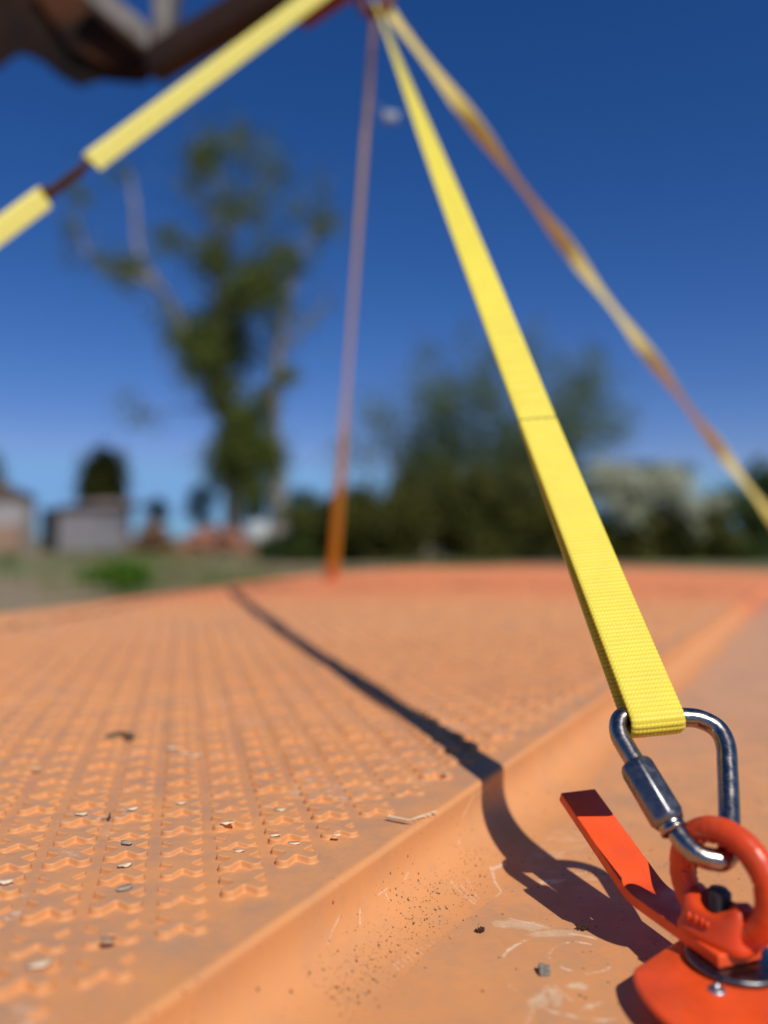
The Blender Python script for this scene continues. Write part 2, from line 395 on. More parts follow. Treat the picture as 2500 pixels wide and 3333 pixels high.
# find the place on the wall or flange that shows at a given spot of the photograph
_P = np.concatenate([Vw, Vf]).astype(float); _d = _P-np.array([0, 0, CZ]); _cp, _sp = math.cos(PITCH), math.sin(PITCH)
_f = _d[:, 1]*_cp+_d[:, 2]*_sp; _up = -_d[:, 1]*_sp+_d[:, 2]*_cp
_sx = np.where(_f > .05, 1250+F*_d[:, 0]/np.maximum(_f, .05), -9e9); _sy = 1666.5-F*_up/np.maximum(_f, .05)
def edge_at(px, py):
    e = (_sx-px)**2+(_sy-py)**2; k = np.argsort(e)[:4]; w = 1/(e[k]+1); return Vector((_P[k]*w[:, None]).sum(0)/w.sum())
def seg_mask(nt, A, B, w, thr):
    D_ = B-A; L2 = max(1e-9, D_.length_squared)
    pa = nt.n('ShaderNodeVectorMath', operation='SUBTRACT'); nt.l(nt.n('ShaderNodeNewGeometry').outputs['Position'], pa.inputs[0]); pa.inputs[1].default_value = A
    dt = nt.n('ShaderNodeVectorMath', operation='DOT_PRODUCT'); nt.l(pa.outputs[0], dt.inputs[0]); dt.inputs[1].default_value = D_/L2
    t = nt.math('ADD', dt.outputs['Value'], 0, clamp=True)
    sc = nt.n('ShaderNodeVectorMath', operation='SCALE'); sc.inputs[0].default_value = D_; nt.l(t, sc.inputs['Scale'])
    ds = nt.n('ShaderNodeVectorMath', operation='DISTANCE'); nt.l(pa.outputs[0], ds.inputs[0]); nt.l(sc.outputs[0], ds.inputs[1])
    return nt.ramp(ds.outputs['Value'], w, w*.35, 0, thr)
strokes = [((1543, 2590), (1512, 2650), .0008, .8), ((1512, 2650), (1494, 2745), .0007, .7), ((1543, 2590), (1585, 2570), .0006, .4), ((1104, 2985), (1080, 3030), .0006, .6), ((1080, 3030), (1068, 3072), .0005, .5), ((1168, 2962), (1174, 3003), .0007, .8), ((1228, 2912), (1260, 2890), .0006, .6), ((1252, 2900), (1266, 2932), .0006, .7), ((1318, 2862), (1330, 2838), .0006, .6), ((1600, 2822), (1612, 2872), .0012, .8), ((1612, 2872), (1634, 2905), .0010, .7), ((1634, 2905), (1622, 2932), .0008, .7), ((1640, 2812), (1600, 2830), .0018, .9), ((1470, 2872), (1545, 2944), .0010, .55), ((1500, 2880), (1550, 2935), .0007, .5), ((1520, 2860), (1556, 2925), .0006, .5), ((1660, 2990), (1760, 3010), .0008, .6), ((1740, 3290), (1720, 3330), .0014, .3), ((1820, 3225), (1870, 3262), .0014, .35), ((1790, 3215), (1740, 3240), .0016, .4)]
for k in range(9):
    x = 1280+k*15; y = 3140-k*9.5; strokes.append(((x, y), (x+16, y+16-k), .0005, .6-.03*k))
for nt_, col_ in ((bpy.data.materials['orange_moulded_edge'], None), (bpy.data.materials['scuffed_orange_flange'], None)):
    h = NT.__new__(NT); h.m = nt_; h.t = nt_.node_tree; h.b = h.t.nodes['Principled BSDF']
    mk = None
    for a_, b_, w_, s_ in strokes:
        q = seg_mask(h, edge_at(*a_), edge_at(*b_), w_, s_); mk = q if mk is None else h.math('MAXIMUM', mk, q)
    g = h.n('ShaderNodeNewGeometry').outputs['Position']
    mk = h.math('MULTIPLY', mk, h.ramp(h.noise(g, 900, 6, .8), .35, .62))
    h.color(h.mix(mk, h.b.inputs['Base Color'].links[0].from_socket, (.84, .62, .44)))

# ------------------------------------------------------------ lock hardware on the flange
def paint_mat(name, c, chips=True, rough=.36):
    m = NT(name); v = m.n('ShaderNodeNewGeometry').outputs['Position']
    base = m.mix(m.ramp(m.noise(v, 60, 5), .35, .7), c, tuple(x*.80 for x in c))
    base = m.mix(m.ramp(m.noise(v, 95, 8, .75), .52, .70, 0, .35), base, (.48, .12, .045))
    if chips:
        ch = m.ramp(m.noise(v, 230, 7, .75), .675, .70); base = m.mix(ch, base, (.10, .05, .03))
        ch2 = m.ramp(m.noise(m.mapping(v, rot=(0, .4, R(30)), sc=(1, 9, 1)), 170, 5, .6), .70, .74, 0, .45); base = m.mix(ch2, base, (.75, .30, .16))
    m.color(base); m.rough(m.ramp(m.noise(v, 120, 5), .3, .7, rough-.06, rough+.14)); m.b.inputs['Specular IOR Level'].default_value = .45
    m.bump(m.noise(v, 500, 5, .6), .28, .0004); return m.m
M_or = paint_mat('orange_powder_coat', (.86, .088, .014))
M_or2 = paint_mat('orange_cast_paint', (.68, .062, .010), True, .3)
def steel(name, c=(.55, .55, .56), rough=.18, grain=.25):
    m = NT(name); v = m.n('ShaderNodeNewGeometry').outputs['Position']
    m.color(m.mix(m.ramp(m.noise(v, 300, 6, .7), .4, .75), c, tuple(x*.75 for x in c)))
    m.b.inputs['Metallic'].default_value = 1; m.rough(m.ramp(m.noise(v, 260, 6, .7), .3, .75, rough, rough+.18))
    m.bump(m.noise(v, 1400, 4, .6), grain, .00025); return m.m
M_steel = steel('polished_steel', (.35, .31, .275), .17, .12); M_zinc = steel('dull_zinc', (.45, .45, .46), .34, .3); M_slate = steel('slate_plated_steel', (.24, .235, .235), .30, .12); M_dark = steel('oily_thread_steel', (.10, .09, .08), .42)

zr = CZ          # z of the camera; heights below are written relative to it
FL = DECK-STEP   # flange surface
BOLT = Vector((.1335, .3110, 0))
LOCK = empty('mat_lock', (BOLT.x, BOLT.y, FL))
tag(LOCK, 'orange painted steel mat lock with round base plate, bent lever and eye nut', 'mat lock')
# plate, slightly domed, raised on a pale spacer
pc = Vector((.1420, .2935, 0)); ptz = zr-.1685
prof = [(.0001, .0016), (.015, .0014), (.030, .0008), (.0450, -.0004), (.0462, -.0010), (.0466, -.0020), (.0460, -.0030), (.0445, -.0034), (.020, -.0034), (.0001, -.0034)]
v, f = lathe(prof, (0, 0, 0), seg=96)
an = np.arctan2(v[:, 1], v[:, 0]); rr_ = np.hypot(v[:, 0], v[:, 1]); lim_ = np.minimum(.0466, .0392/np.maximum(.05, np.cos(an-R(130)))); k_ = np.where(rr_ > .001, lim_/.0466, 1)
v[:, :2] *= k_[:, None]; v = v+np.array([pc.x, pc.y, ptz]); plate = link('base_plate', np_mesh('base_plate', v, f), M_or, LOCK, True)
v, f = lathe([(.034, -.0035), (.034, FL-ptz+.0005), (.001, FL-ptz+.0005)], (pc.x+.008, pc.y-.006, ptz), seg=64)
link('spacer', np_mesh('spacer', v, f), simple('cream_nylon', (.62, .52, .38), .5), LOCK, True)
rp = on_z(2333, 3225, ptz+.001)
for (dx, dy) in ((0, 0),):
    v, f = lathe([(.0033, .0000), (.0033, .0006), (.0028, .0012), (.0015, .0014), (.0013, .0010), (.0012, .0028), (.0005, .0032), (.00005, .0032)], (rp.x+dx, rp.y+dy, ptz+.0008), seg=24)
    link('rivet', np_mesh('rivet', v, f), M_zinc, plate if (dx or dy) == 0 else plate, True)
# washer
v, f = lathe([(.006, .0015), (.0166, .0015), (.0178, .0010), (.0182, .0002), (.0181, -.0006), (.0175, -.0012), (.006, -.0012)], (BOLT.x+.004, BOLT.y-.004, zr-.1655), seg=64)
link('washer', np_mesh('washer', v, f), steel('dark_washer_steel', (.15, .15, .155), .25), LOCK, True)
# lever: flat bar, bent up
BAZ = R(-18.5); bd = Vector((math.sin(BAZ), math.cos(BAZ), 0)); bw = Vector((math.cos(BAZ), -math.sin(BAZ), 0)) 
start = on_z(2340, 3155, zr-.1635)
BW, BT = .0205, .0050
RISE = R(25.5); L1 = .050; Rb = .030; L2 = .056
path = [(0, 0)]; x, z = 0, 0
for i in range(1, 9): path.append((L1*i/8, 0))
for i in range(1, 11):
    a = RISE*i/10; path.append((L1+Rb*math.sin(a), Rb*(1-math.cos(a))))
bx, bz = path[-1]
for i in range(1, 9): path.append((bx+L2*i/8*math.cos(RISE), bz+L2*i/8*math.sin(RISE)))
rows = []
for i, (x, z) in enumerate(path):
    a = 0 if i <= 8 else (RISE*(i-8)/10 if i <= 18 else RISE)
    nx, nz = -math.sin(a), math.cos(a)
    for (wq, tq) in ((0, 0), (BW, 0), (BW, BT), (0, BT)):
        p = start+bd*(x+nx*tq)+bw*wq+Vector((0, 0, z+nz*tq)); rows.append(tuple(p))
n = len(path); fa = grid_faces(n, 4, wrap_m=True)
me = np_mesh('lever', np.array(rows), [fa, np.array([[0, 3, 2, 1]]) , np.array([[4*(n-1), 4*(n-1)+1, 4*(n-1)+2, 4*(n-1)+3]])])
bevel(me, .0006, 2, 40); lever = link('lever', me, M_or, LOCK)
# threaded stud
prof = [(.0040, 0)]
zt = 0
while zt < .0205:
    prof += [(.0040, zt), (.0047, zt+.0005), (.0047, zt+.0008), (.0040, zt+.0013)]; zt += .0014
prof += [(.0040, zt), (.0034, zt+.0008), (.0001, zt+.0009)]
v, f = lathe(prof, (BOLT.x, BOLT.y, zr-.1615), seg=32); link('threaded_stud', np_mesh('threaded_stud', v, f), M_dark, LOCK, True)
# eye nut: ring and saddle in one casting
hd = Vector((.55, -.835, 0)).normalized(); ax = Vector((hd.y, -hd.x, 0))
RC = at(2357, 2866, .3085); RR, RT = .0190, .0050
pth = []; rad = []
for i in range(96):
    t = 2*math.pi*i/96
    p = RC+hd*(RR*math.cos(t))*1.0+Vector((0, 0, RR*1.02*math.sin(t)))
    k = 1+.16*max(0, -math.sin(t))+.012*math.sin(t*31)+.01*math.sin(t*17+1); pth.append(p); rad.append(RT*k)
ringp = tube(pth, rad, 28, closed=True)
# bead of casting flash round both inner rims
flash = []
r3 = random.Random(3)
for sgn in (-1, 1):
    for i in range(54):
        t = 2*math.pi*i/54+r3.uniform(-.03, .03)
        if math.sin(t) < -.35: continue
        a = 2.25+.15*r3.random(); s = r3.uniform(.0006, .0012)
        base = RC+(hd*math.cos(t)+Vector((0, 0, math.sin(t))))*(RR+RT*math.cos(a))+ax*(sgn*RT*math.sin(a))
        tt = (-hd*math.sin(t)+Vector((0, 0, math.cos(t))))
        flash.append(tube([base-tt*s*1.6, base-tt*s*.9, base, base+tt*s*.9, base+tt*s*1.6], [s*.1, s*.75, s, s*.75, s*.1], 10))
# saddle (boss) under the ring: an oval skirt with raised ears
bz0 = zr-.1583
NA = 64; rows = []
for k, (sc, h) in enumerate([(1.03, -.0002), (1.05, .0012), (1.03, .0028), (.96, .0040), (.90, .55), (.84, .85), (.70, 1.0), (.45, .9)]):
    for i in range(NA):
        t = 2*math.pi*i/NA; c, s = math.cos(t), math.sin(t)
        # superellipse footprint, long across the ring plane
        ex = .55; rx = .0150*(abs(c)**ex)*(1 if c > 0 else -1); ry = .0098*(abs(s)**ex)*(1 if s > 0 else -1)
        ear = .0085+.0065*abs(c)**2.0
        zz_ = h if abs(h) < .01 else .0040+(ear-.001)*h*.9
        p = Vector((BOLT.x, BOLT.y, bz0))+hd*(rx*sc)+ax*(ry*sc)+Vector((0, 0, zz_)); rows.append(tuple(p))
boss = (np.array(rows), [grid_faces(8, NA, wrap_m=True), np.array([np.arange(NA)+7*NA])])
v, f = join([ringp, boss]+flash)
eye = link('eye_nut', np_mesh('eye_nut', v, f), M_or2, LOCK, True)
# raised cast characters on the saddle's near face
marks = []
fc = Vector((BOLT.x, BOLT.y, bz0+.0070))-ax*(-.0) 
side = -ax if (-ax).dot(Vector((-1, -1, 0))) > ax.dot(Vector((-1, -1, 0))) else ax
for (q, w_, h_) in ((-.0072, .0009, .0040), (-.0050, .0009, .0030), (-.0040, .0009, .0042), (-.0014, .0009, .0040), (.0008, .0009, .0028)):
    p = fc+hd*q+side*.0092
    marks.append(tube([p+Vector((0, 0, -h_/2)), p+Vector((0, 0, -h_/4)), p+Vector((0, 0, h_/4)), p+Vector((0, 0, h_/2))], [.0003, .0009, .0009, .0003], 8))
v, f = join(marks); link('cast_mark', np_mesh('cast_mark', v, f), M_or2, eye, True)

# ------------------------------------------------------------ quick link
QB = Vector((.1352, .3078, zr-.1288))
def LK(px, py):
    # the link lies in a plane through its foot and its top bar
    t = (2795-py)/(2795-2340); return at(px, py, .3085+.0455*t)
ctrl = [(2338, 2800), (2290, 2790), (2250, 2765), (2215, 2725), (2185, 2675), (2110, 2550), (2040, 2435), (2018, 2392), (2016, 2352), (2034, 2332), (2075, 2333), (2150, 2338), (2225, 2335), (2280, 2342), (2335, 2372), (2362, 2425), (2368, 2500), (2372, 2600), (2374, 2690), (2374, 2745), (2368, 2782), (2352, 2798)]
pts = [LK(*c) for c in ctrl]
pp = catmull(pts+[pts[0]], 8)[:-1]
v, f = tube(pp, .00435, 32, closed=True)
QL = empty('quick_link', QB)
tag(QL, 'polished steel screw quick link joining the near yellow strap to the orange eye nut', 'quick link')
link('link_body', np_mesh('link_body', v, f), M_steel, QL, True)
# hexagonal sleeve nut
s0, s1 = LK(2187, 2690), LK(2066, 2487); ad = (s1-s0).normalized(); Ls = (s1-s0).length
view = (s0-Vector((0, 0, CZ))).normalized(); e1 = ad.cross(view).normalized(); e2 = ad.cross(e1).normalized()
HEXP = .80
rows = []
sect = [(0, .0050), (.0010, .0053), (.0014, .0062), (.0030, .0069), (.0038, .0079), (Ls-.0024, .0079), (Ls-.0008, .0071), (Ls, .0063), (Ls, .0048)]
for d_, r_ in sect:
    for i in range(48):
        t = 2*math.pi*i/48+HEXP; hexr = .0066/max(.0001, math.cos(((t-HEXP) % (math.pi/3))-math.pi/6))
        rr = min(r_, hexr) if r_ > .0060 else r_
        rows.append(tuple(s0+ad*d_+(e1*math.cos(t)+e2*math.sin(t))*rr))
me = np_mesh('sleeve_nut', np.array(rows), [grid_faces(len(sect), 48, wrap_m=True), np.array([np.arange(48)+48*(len(sect)-1)])])
sn = link('sleeve_nut', me, M_slate, QL, False)
v, f = lathe([(.0046, -.0026), (.0057, -.0022), (.0059, -.0012), (.0052, -.0004), (.0056, .0004), (.0056, .0012), (.0046, .0014)], s0, axis_frame=[tuple(e1), tuple(e2), tuple(ad)], seg=36)
link('thread_collar', np_mesh('thread_collar', v, f), M_steel, QL, True)

# ------------------------------------------------------------ yellow webbing
def web_mat(name, c, bump=True, dirt=(.35, .22, .03)):
    m = NT(name); uvn = m.n('ShaderNodeUVMap'); v = uvn.outputs[0]
    sep = m.n('ShaderNodeSeparateXYZ'); m.l(v, sep.inputs[0])
    fy = m.math('FRACT', m.math('DIVIDE', sep.outputs[1], 2.3))
    fx = m.math('FRACT', m.math('ADD', m.math('DIVIDE', sep.outputs[0], 1.8), m.math('MULTIPLY', fy, .9)))
    gx = m.math('ABSOLUTE', m.math('SUBTRACT', fx, .5)); gy = m.math('ABSOLUTE', m.math('SUBTRACT', fy, .5))
    gap = m.math('MAXIMUM', m.ramp(gx, .34, .5, 0, .6), m.ramp(gy, .34, .5))
    fib = m.noise(m.mapping(v, sc=(1, .12, 1)), 7, 4, .7)
    base = m.mix(m.ramp(m.noise(v, .06, 5), .35, .7, 0, .5), c, (c[0]*.93, c[1]*.86, c[2]*.9))
    base = m.mix(m.ramp(fib, .35, .7, 0, .35), base, (min(1, c[0]*1.1), min(1, c[1]*1.12), c[2]*2.2))
    base = m.mix(m.math('MULTIPLY', gap, .7), base, (c[0]*.62, c[1]*.48, c[2]*.45))  # shade between the yarns is painted in as a darker gap colour
    m.color(base); m.rough(.48); m.b.inputs['Sheen Weight'].default_value = .15; m.b.inputs['Specular IOR Level'].default_value = .4
    m.bump(m.math('SUBTRACT', m.math('MULTIPLY', fib, .3), gap), .4, .00025); return m.m
M_web = web_mat('yellow_polyester_webbing', (.80, .68, .05))
M_webo = web_mat('weathered_orange_yellow_webbing', (.72, .40, .035))
def ribbon(name, C, Wv, Nv, width, thick, smm, nx=14, amp=None):
    """C,Wv,Nv: (n,3) centre, width dir, normal dir; smm: arc length in mm"""
    n = len(C); a = np.linspace(-.5, .5, nx)
    edge = np.sqrt(np.clip(1-(2*a)**10, 0, 1))
    um = (a+.5)*width*1000
    H = np.zeros((n, nx))
    if amp is not None:
        fy = (smm[:, None]/2.3) % 1; fx = (um[None, :]/1.8+fy*.9) % 1
        H = (.5+.5*np.sqrt(np.clip(1-(2*fx-1)**2, 0, 1)))*np.sqrt(np.clip(1-np.abs(2*fy-1)**2.5, 0, 1))*.00100*amp[:, None]
        rag = 1+.010*np.sin(2*np.pi*smm/2.3)*amp
    else: rag = np.ones(n)
    top = C[:, None]+Wv[:, None]*(a*width)[None, :, None]*rag[:, None, None]+Nv[:, None]*(thick/2*edge[None]+H*edge[None])[..., None]
    bot = C[:, None]+Wv[:, None]*(a*width)[None, :, None]*rag[:, None, None]-Nv[:, None]*(thick/2*edge[None]+H*edge[None])[..., None]
    ringv = np.concatenate([top, bot[:, ::-1]], 1); m = 2*nx
    me = np_mesh(name, ringv.reshape(-1, 3), [grid_faces(n, m, wrap_m=True)])
    uvl = me.uv_layers.new(name='UVMap')
    uu_ = np.concatenate([um, um[::-1]+.7])
    UVv = np.stack([np.broadcast_to(uu_[None], (n, m)), np.broadcast_to(smm[:, None], (n, m))], -1).reshape(-1, 2)
    li = np.empty(len(me.loops), np.int32); me.loops.foreach_get('vertex_index', li)
    uvl.data.foreach_set('uv', UVv[li].astype(np.float32).ravel())
    return me
def nrmz(a): return a/np.linalg.norm(a, axis=-1, keepdims=True)

APEX = at(1221, 8, 1.19)
barc = LK(2126, 2342); dirA = (APEX-barc); LA = dirA.length; sA = np.array(tuple(dirA.normalized()))
wb = np.array(tuple((LK(2210, 2340)-LK(2050, 2336)).normalized())); wb = nrmz(wb-sA*np.dot(wb, sA)); nA = np.cross(wb, sA)
if np.dot(nA, [0, -1, 1]) < 0: nA = -nA
ST = .214; rb = .0056
aa = np.concatenate([np.linspace(LA, .5, 90), np.linspace(.497, ST+.01, 380)])
seg1 = np.stack([aa, np.full_like(aa, .0008)], -1)
a2 = np.arange(ST+.0092, 0, -.00034); seg2 = np.stack([a2, .0009+(rb-.0009)*(1-a2/(ST+.0092))**1.15], -1)
th = np.linspace(0, np.pi, 46)[1:]; seg3 = np.stack([-rb*np.sin(th)*1.02, rb*np.cos(th)], -1)
a4 = np.arange(.0005, ST, .0007); seg4 = np.stack([a4, -(.0011+(rb-.0011)*(1-a4/ST)**.9)-.0012*np.sin(np.pi*a4/ST)], -1)
P2 = np.concatenate([seg1, seg2, seg3, seg4])
d = np.gradient(P2, axis=0); d = nrmz(d); nn = np.stack([d[:, 1], -d[:, 0]], -1)   # outward normal
bc = np.array(tuple(barc))
C = bc+P2[:, :1]*sA+P2[:, 1:]*nA; N = nn[:, :1]*sA+nn[:, 1:]*nA
N *= np.sign((N[0]@nA))
arc = np.concatenate([[0], np.cumsum(np.linalg.norm(np.diff(P2, axis=0), axis=1))])*1000
tw = np.where(np.arange(len(P2)) < len(seg1), ss(.28, LA, P2[:, 0])*1.02, 0)
Wv = np.broadcast_to(wb, C.shape)
Wt = Wv*np.cos(tw)[:, None]-N*np.sin(tw)[:, None]; Nt = N*np.cos(tw)[:, None]+Wv*np.sin(tw)[:, None]
amp = np.ones(len(P2)); amp[:len(seg1)] = 1-ss(.40, .5, P2[:len(seg1), 0])
me = ribbon('webbing', C, Wt, Nt, .0252, .0014, arc, nx=110, amp=amp)
SG = 'yellow webbing sling legs holding the mat'
stA = empty('sling_strap', barc)
tag(stA, 'bright yellow woven strap in focus, looped through the steel quick link', 'strap', SG)
link('webbing', me, M_web, stA, True)
# stitches across the end of the eye
st = []
for k in range(13):
    for row_, zoff in ((0, 0), ):
        q = (-.5+(k+.5)/13)*.024; p = bc+sA*(ST+.004*0+.0008*math.sin(k*2.1))+wb*q+nA*.0026
        st.append(tube([p-wb*.00075, p-wb*.0004+nA*.0003, p+wb*.0004+nA*.0003, p+wb*.00075], [.0001, .00035, .00035, .0001], 8))
v, f = join(st); link('stitching', np_mesh('stitching', v, f), simple('dark_brown_thread', (.10, .07, .03), .7), stA, True)
st = []
for row_ in range(26):
    for q in (-.0085, -.003, .003, .0085):
        p = bc+sA*(ST+.010+row_*.0046)+wb*(q+.0004*math.sin(row_*1.7+q*900))+nA*.0021
        st.append(tube([p-sA*.0018, p-sA*.001+nA*.0002, p+sA*.001+nA*.0002, p+sA*.0018], [.0001, .0003, .0003, .0001], 6))
v, f = join(st); link('stitching', np_mesh('stitching', v, f), simple('pale_yellow_thread', (.80, .70, .22), .6), stA, True)

def twisted(name, A, B, width, turns, phase, label, mat_, sag=.01, n=260, flat=None):
    A = np.array(tuple(A)); B = np.array(tuple(B)); t = np.linspace(0, 1, n)
    C = A+(B-A)*t[:, None]; C[:, 2] -= sag*4*t*(1-t)
    s = nrmz(B-A); w0 = nrmz(np.cross(s, [0, 0, 1])); n0 = np.cross(w0, s)
    ang = phase+np.pi*turns(t) if callable(turns) else phase+np.pi*turns*t
    Wt = w0*np.cos(ang)[:, None]+n0*np.sin(ang)[:, None]; Nt = -w0*np.sin(ang)[:, None]+n0*np.cos(ang)[:, None]
    L = np.linalg.norm(B-A)*1000
    root = empty('sling_strap', Vector(B)); tag(root, label, 'strap', SG)
    link('webbing', ribbon('webbing', C, Wt, Nt, width, .0024, t*L, nx=14), mat_, root, True)
    return root, C
# far strap, to the opposite side of the mat
pC = Vector(mat_pt(*uv_of(on_z(1083, 1893, DECK+.024)), .012))
dC = pC-APEX; sC = nrmz(np.array(tuple(dC))); w0c = nrmz(np.cross(sC, [0, 0, 1])); n0c = np.cross(w0c, sC)
vC = nrmz(np.array(tuple((pC+APEX)*.5-Vector((0, 0, CZ))))); wC = nrmz(np.cross(sC, vC)); phC = math.atan2(np.dot(wC, n0c), np.dot(wC, w0c))
stC, CC = twisted('strap', APEX, pC, .029, lambda t: .41-.36*ss(.45, 1, t), phC, 'dim strap hanging nearly upright behind the others, with a red fitting at its foot', web_mat('ochre_webbing', (.80, .46, .03)))
# right strap
pD = Vector(mat_pt(1.80, -.24, -STEP+.02))
eD = at(2500, 1672, 1.80); eD2 = Vector(APEX)+(eD-APEX)*1.18
dD = eD2-APEX; sD = nrmz(np.array(tuple(dD))); w0d = nrmz(np.cross(sD, [0, 0, 1])); n0d = np.cross(w0d, sD)
vD = nrmz(np.array(tuple(eD-Vector((0, 0, CZ))))); wD = nrmz(np.cross(sD, vD)); phD = math.atan2(np.dot(wD, n0d), np.dot(wD, w0d))
stD, CD = twisted('strap', APEX+Vector((.012, 0, 0)), eD2, .025, lambda t: .36*np.sin(2*np.pi*2.7*t+.72), phD, 'twisted yellow and orange strap running down to the right edge of the photo', web_mat('yellow_twisted_webbing', (.80, .63, .12)), sag=.0)  # one yellow base colour along the whole strap
# left strap, nearer to the camera
bA = at(1172, -122, 1.20); bB = at(294, 531, .93); bE = bB+(bB-bA)*1.35
# flat to the camera except for one half turn
dB = (bE-bA); LB = dB.length
pcut = bA+(dB)*0  
tB = (bB-bA).length/LB
def turnsB(t): 
    return THB*ss(tB-.004, tB+.006, t)+(np.sign(THB)-THB)*ss(tB+.046, tB+.056, t)
s_ = nrmz(np.array(tuple(dB))); w0 = nrmz(np.cross(s_, [0, 0, 1])); n0 = np.cross(w0, s_)
vd = nrmz(np.array(tuple(bB-Vector((0, 0, CZ))))); wdes = nrmz(np.cross(s_, vd)); ph = math.atan2(np.dot(wdes, n0), np.dot(wdes, w0))
best = None
for th_ in (.655, -.655):
    a_ = ph+np.pi*th_; N_ = -w0*np.sin(a_)+n0*np.cos(a_)
    if np.dot(N_, vd) > 0: N_ = -N_
    q_ = np.dot(N_, np.array(tuple(sun_dir)))
    if best is None or q_ < best[0]-.02: best = (q_, th_)
THB = best[1]; print('twist', best)
M_pale = web_mat('pale_yellow_webbing', (.88, .80, .16))
stB, CB = twisted('strap', bA, bE, .0245, turnsB, ph, 'pale yellow strap across the upper left corner with one short dark twist', M_pale, sag=0, n=700)

wbm = stB.children[0].data; wbm.materials.append(simple('shaded_twist_webbing', (.13, .075, .035), .8, scale=60))  # shade on the turned underside is put into this dark brown
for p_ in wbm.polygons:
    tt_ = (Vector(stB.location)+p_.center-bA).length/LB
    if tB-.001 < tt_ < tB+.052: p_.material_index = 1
# red end fitting at the foot of the far strap
v, f = join([lathe([(.0005, 0), (.026, 0), (.028, .003), (.026, .006), (.012, .008), (.011, .016), (.0005, .018)], (pC.x, pC.y, pC.z-.012), seg=32),
             tube([pC+Vector((.016*math.cos(t), 0, .024+.020*math.sin(t))) for t in np.linspace(0, 2*math.pi, 32, endpoint=False)], .005, 14, closed=True)])
tag(link('lifting_eye', np_mesh('lifting_eye', v, f), M_or2, None, True), 'small red-orange lifting eye at the foot of the upright strap', 'lifting eye')
# small pale label sewn on to the far strap
ic = 62; p = Vector(CC[ic]); q = at(1268, 378, 1.36)
v, f = prism([(-.016, -.012), (.014, -.015), (.018, .008), (-.010, .014)], (1, 0, 0), (0, .2, 1), (0, 1, 0), .0006, q)
v2, f2 = tube([q+Vector((-.014, 0, .010)), at(1215, 330, 1.36)], .0014, 6)
v, f = join([(v, f), (v2, f2)])
link('care_label', np_mesh('care_label', v, f), simple('white_label_fabric', (.26, .29, .36), .8), stC)

# ------------------------------------------------------------ hook ring and machine above
M_rust = simple('rusty_brown_steel', (.026, .010, .005), .95, scale=6, c2=(.008, .005, .004), bump=.5, bscale=40, bdist=.004)
M_rust2 = simple('orange_rust', (.26, .085, .02), .85, scale=9, c2=(.07, .03, .014), bump=.5, bscale=50, bdist=.003)
M_grey = simple('worn_grey_paint', (.22, .20, .18), .6, scale=12, c2=(.15, .13, .11))
ring = [APEX+Vector((.024*math.cos(t), .004*math.sin(2*t), .012+.030*math.sin(t))) for t in np.linspace(0, 2*math.pi, 48, endpoint=False)]
v, f = tube(ring, .0075, 16, closed=True)
tag(link('master_ring', np_mesh('master_ring', v, f), M_rust2, None, True), 'brown oval ring where three of the straps meet at the top edge of the photo', 'ring')
mach = empty('excavator_bucket', at(300, 80, 2.0)); tag(mach, 'dark rusty digger bucket with grey linkage bars in the upper left corner', 'bucket')
DM = 2.0
def P6(zx, zy, D=DM): return at(zx*.7836, zy*.7836, D)
poly = [P6(*q) for q in [(-260, 420), (0, 285), (60, 235), (105, 225), (180, 262), (255, 325), (330, 365), (420, 335), (520, 345), (600, 350), (665, 290), (690, 240), (560, 130), (430, -20), (330, -330), (-260, -330)]]
o = poly[0]; pl = [((p-o).x, (p-o).z) for p in poly]
v, f = prism(pl, (1, 0, 0), (0, 0, 1), (-.40, 1, .72), .045, o)
me = np_mesh('side_plate', v, f); bevel(me, .006, 2); link('side_plate', me, M_rust, mach)
v, f = prism([(a*.93+.03, b*.9+.05) for a, b in pl], (1, 0, 0), (0, 0, 1), (-.40, 1, .72), .30, o+Vector((-.02, .046, .036)))
me = np_mesh('bucket_shell', v, f); bevel(me, .01, 2); link('bucket_shell', me, M_rust, mach)
# rust-streaked wear strips on the side plate
v, f = prism([((P6(*q, D=1.985)-o).x, (P6(*q, D=1.985)-o).z) for q in [(130, -40), (360, -40), (640, 290), (560, 330), (300, 210)]], (1, 0, 0), (0, 0, 1), (0, 1, 0), .012, (o.x, 1.980, o.z))
me = np_mesh('wear_plate', v, f); bevel(me, .003, 2); link('wear_plate', me, simple('warm_rust', (.075, .024, .007), .9, scale=7, c2=(.010, .006, .004)), mach)
def bar(name, a, b, w, t, m, par):
    a, b = Vector(a), Vector(b); d = (b-a); L = d.length; d.normalize(); s = d.cross(Vector((0, 1, 0))).normalized(); n = s.cross(d)
    v, f = prism([(0, -w/2), (L, -w/2), (L, w/2), (0, w/2)], d, s, n, t, a-n*t/2); me = np_mesh(name, v, f); bevel(me, min(w, t)*.15, 2); return link(name, me, m, par)
bar('linkage_bar', P6(350, -60, 1.93), P6(690, 225, 1.93), .052, .025, M_grey, mach)
bar('linkage_bar', P6(675, -90, 1.90), P6(672, 230, 1.90), .045, .03, M_grey, mach)
bar('linkage_bar', P6(738, -90, 1.97), P6(705, 230, 1.97), .030, .03, simple('dark_grey_paint', (.07, .07, .075), .6), mach)
c = P6(680, 222, 1.88)
v, f = lathe([(.0001, 0), (.034, 0), (.040, -.006), (.040, -.03), (.028, -.035)], c, axis_frame=[(1, 0, 0), (0, 0, 1), (0, -1, 0)], seg=6)
link('pivot_bolt', np_mesh('pivot_bolt', v, f), simple('bright_bolt', (.42, .40, .40), .45), mach)
bar('lifting_arm', P6(640, 270, 1.85), at(1150, -170, 1.50), .078, .05, simple('brown_arm_paint', (.055, .026, .015), .75, scale=9), mach)
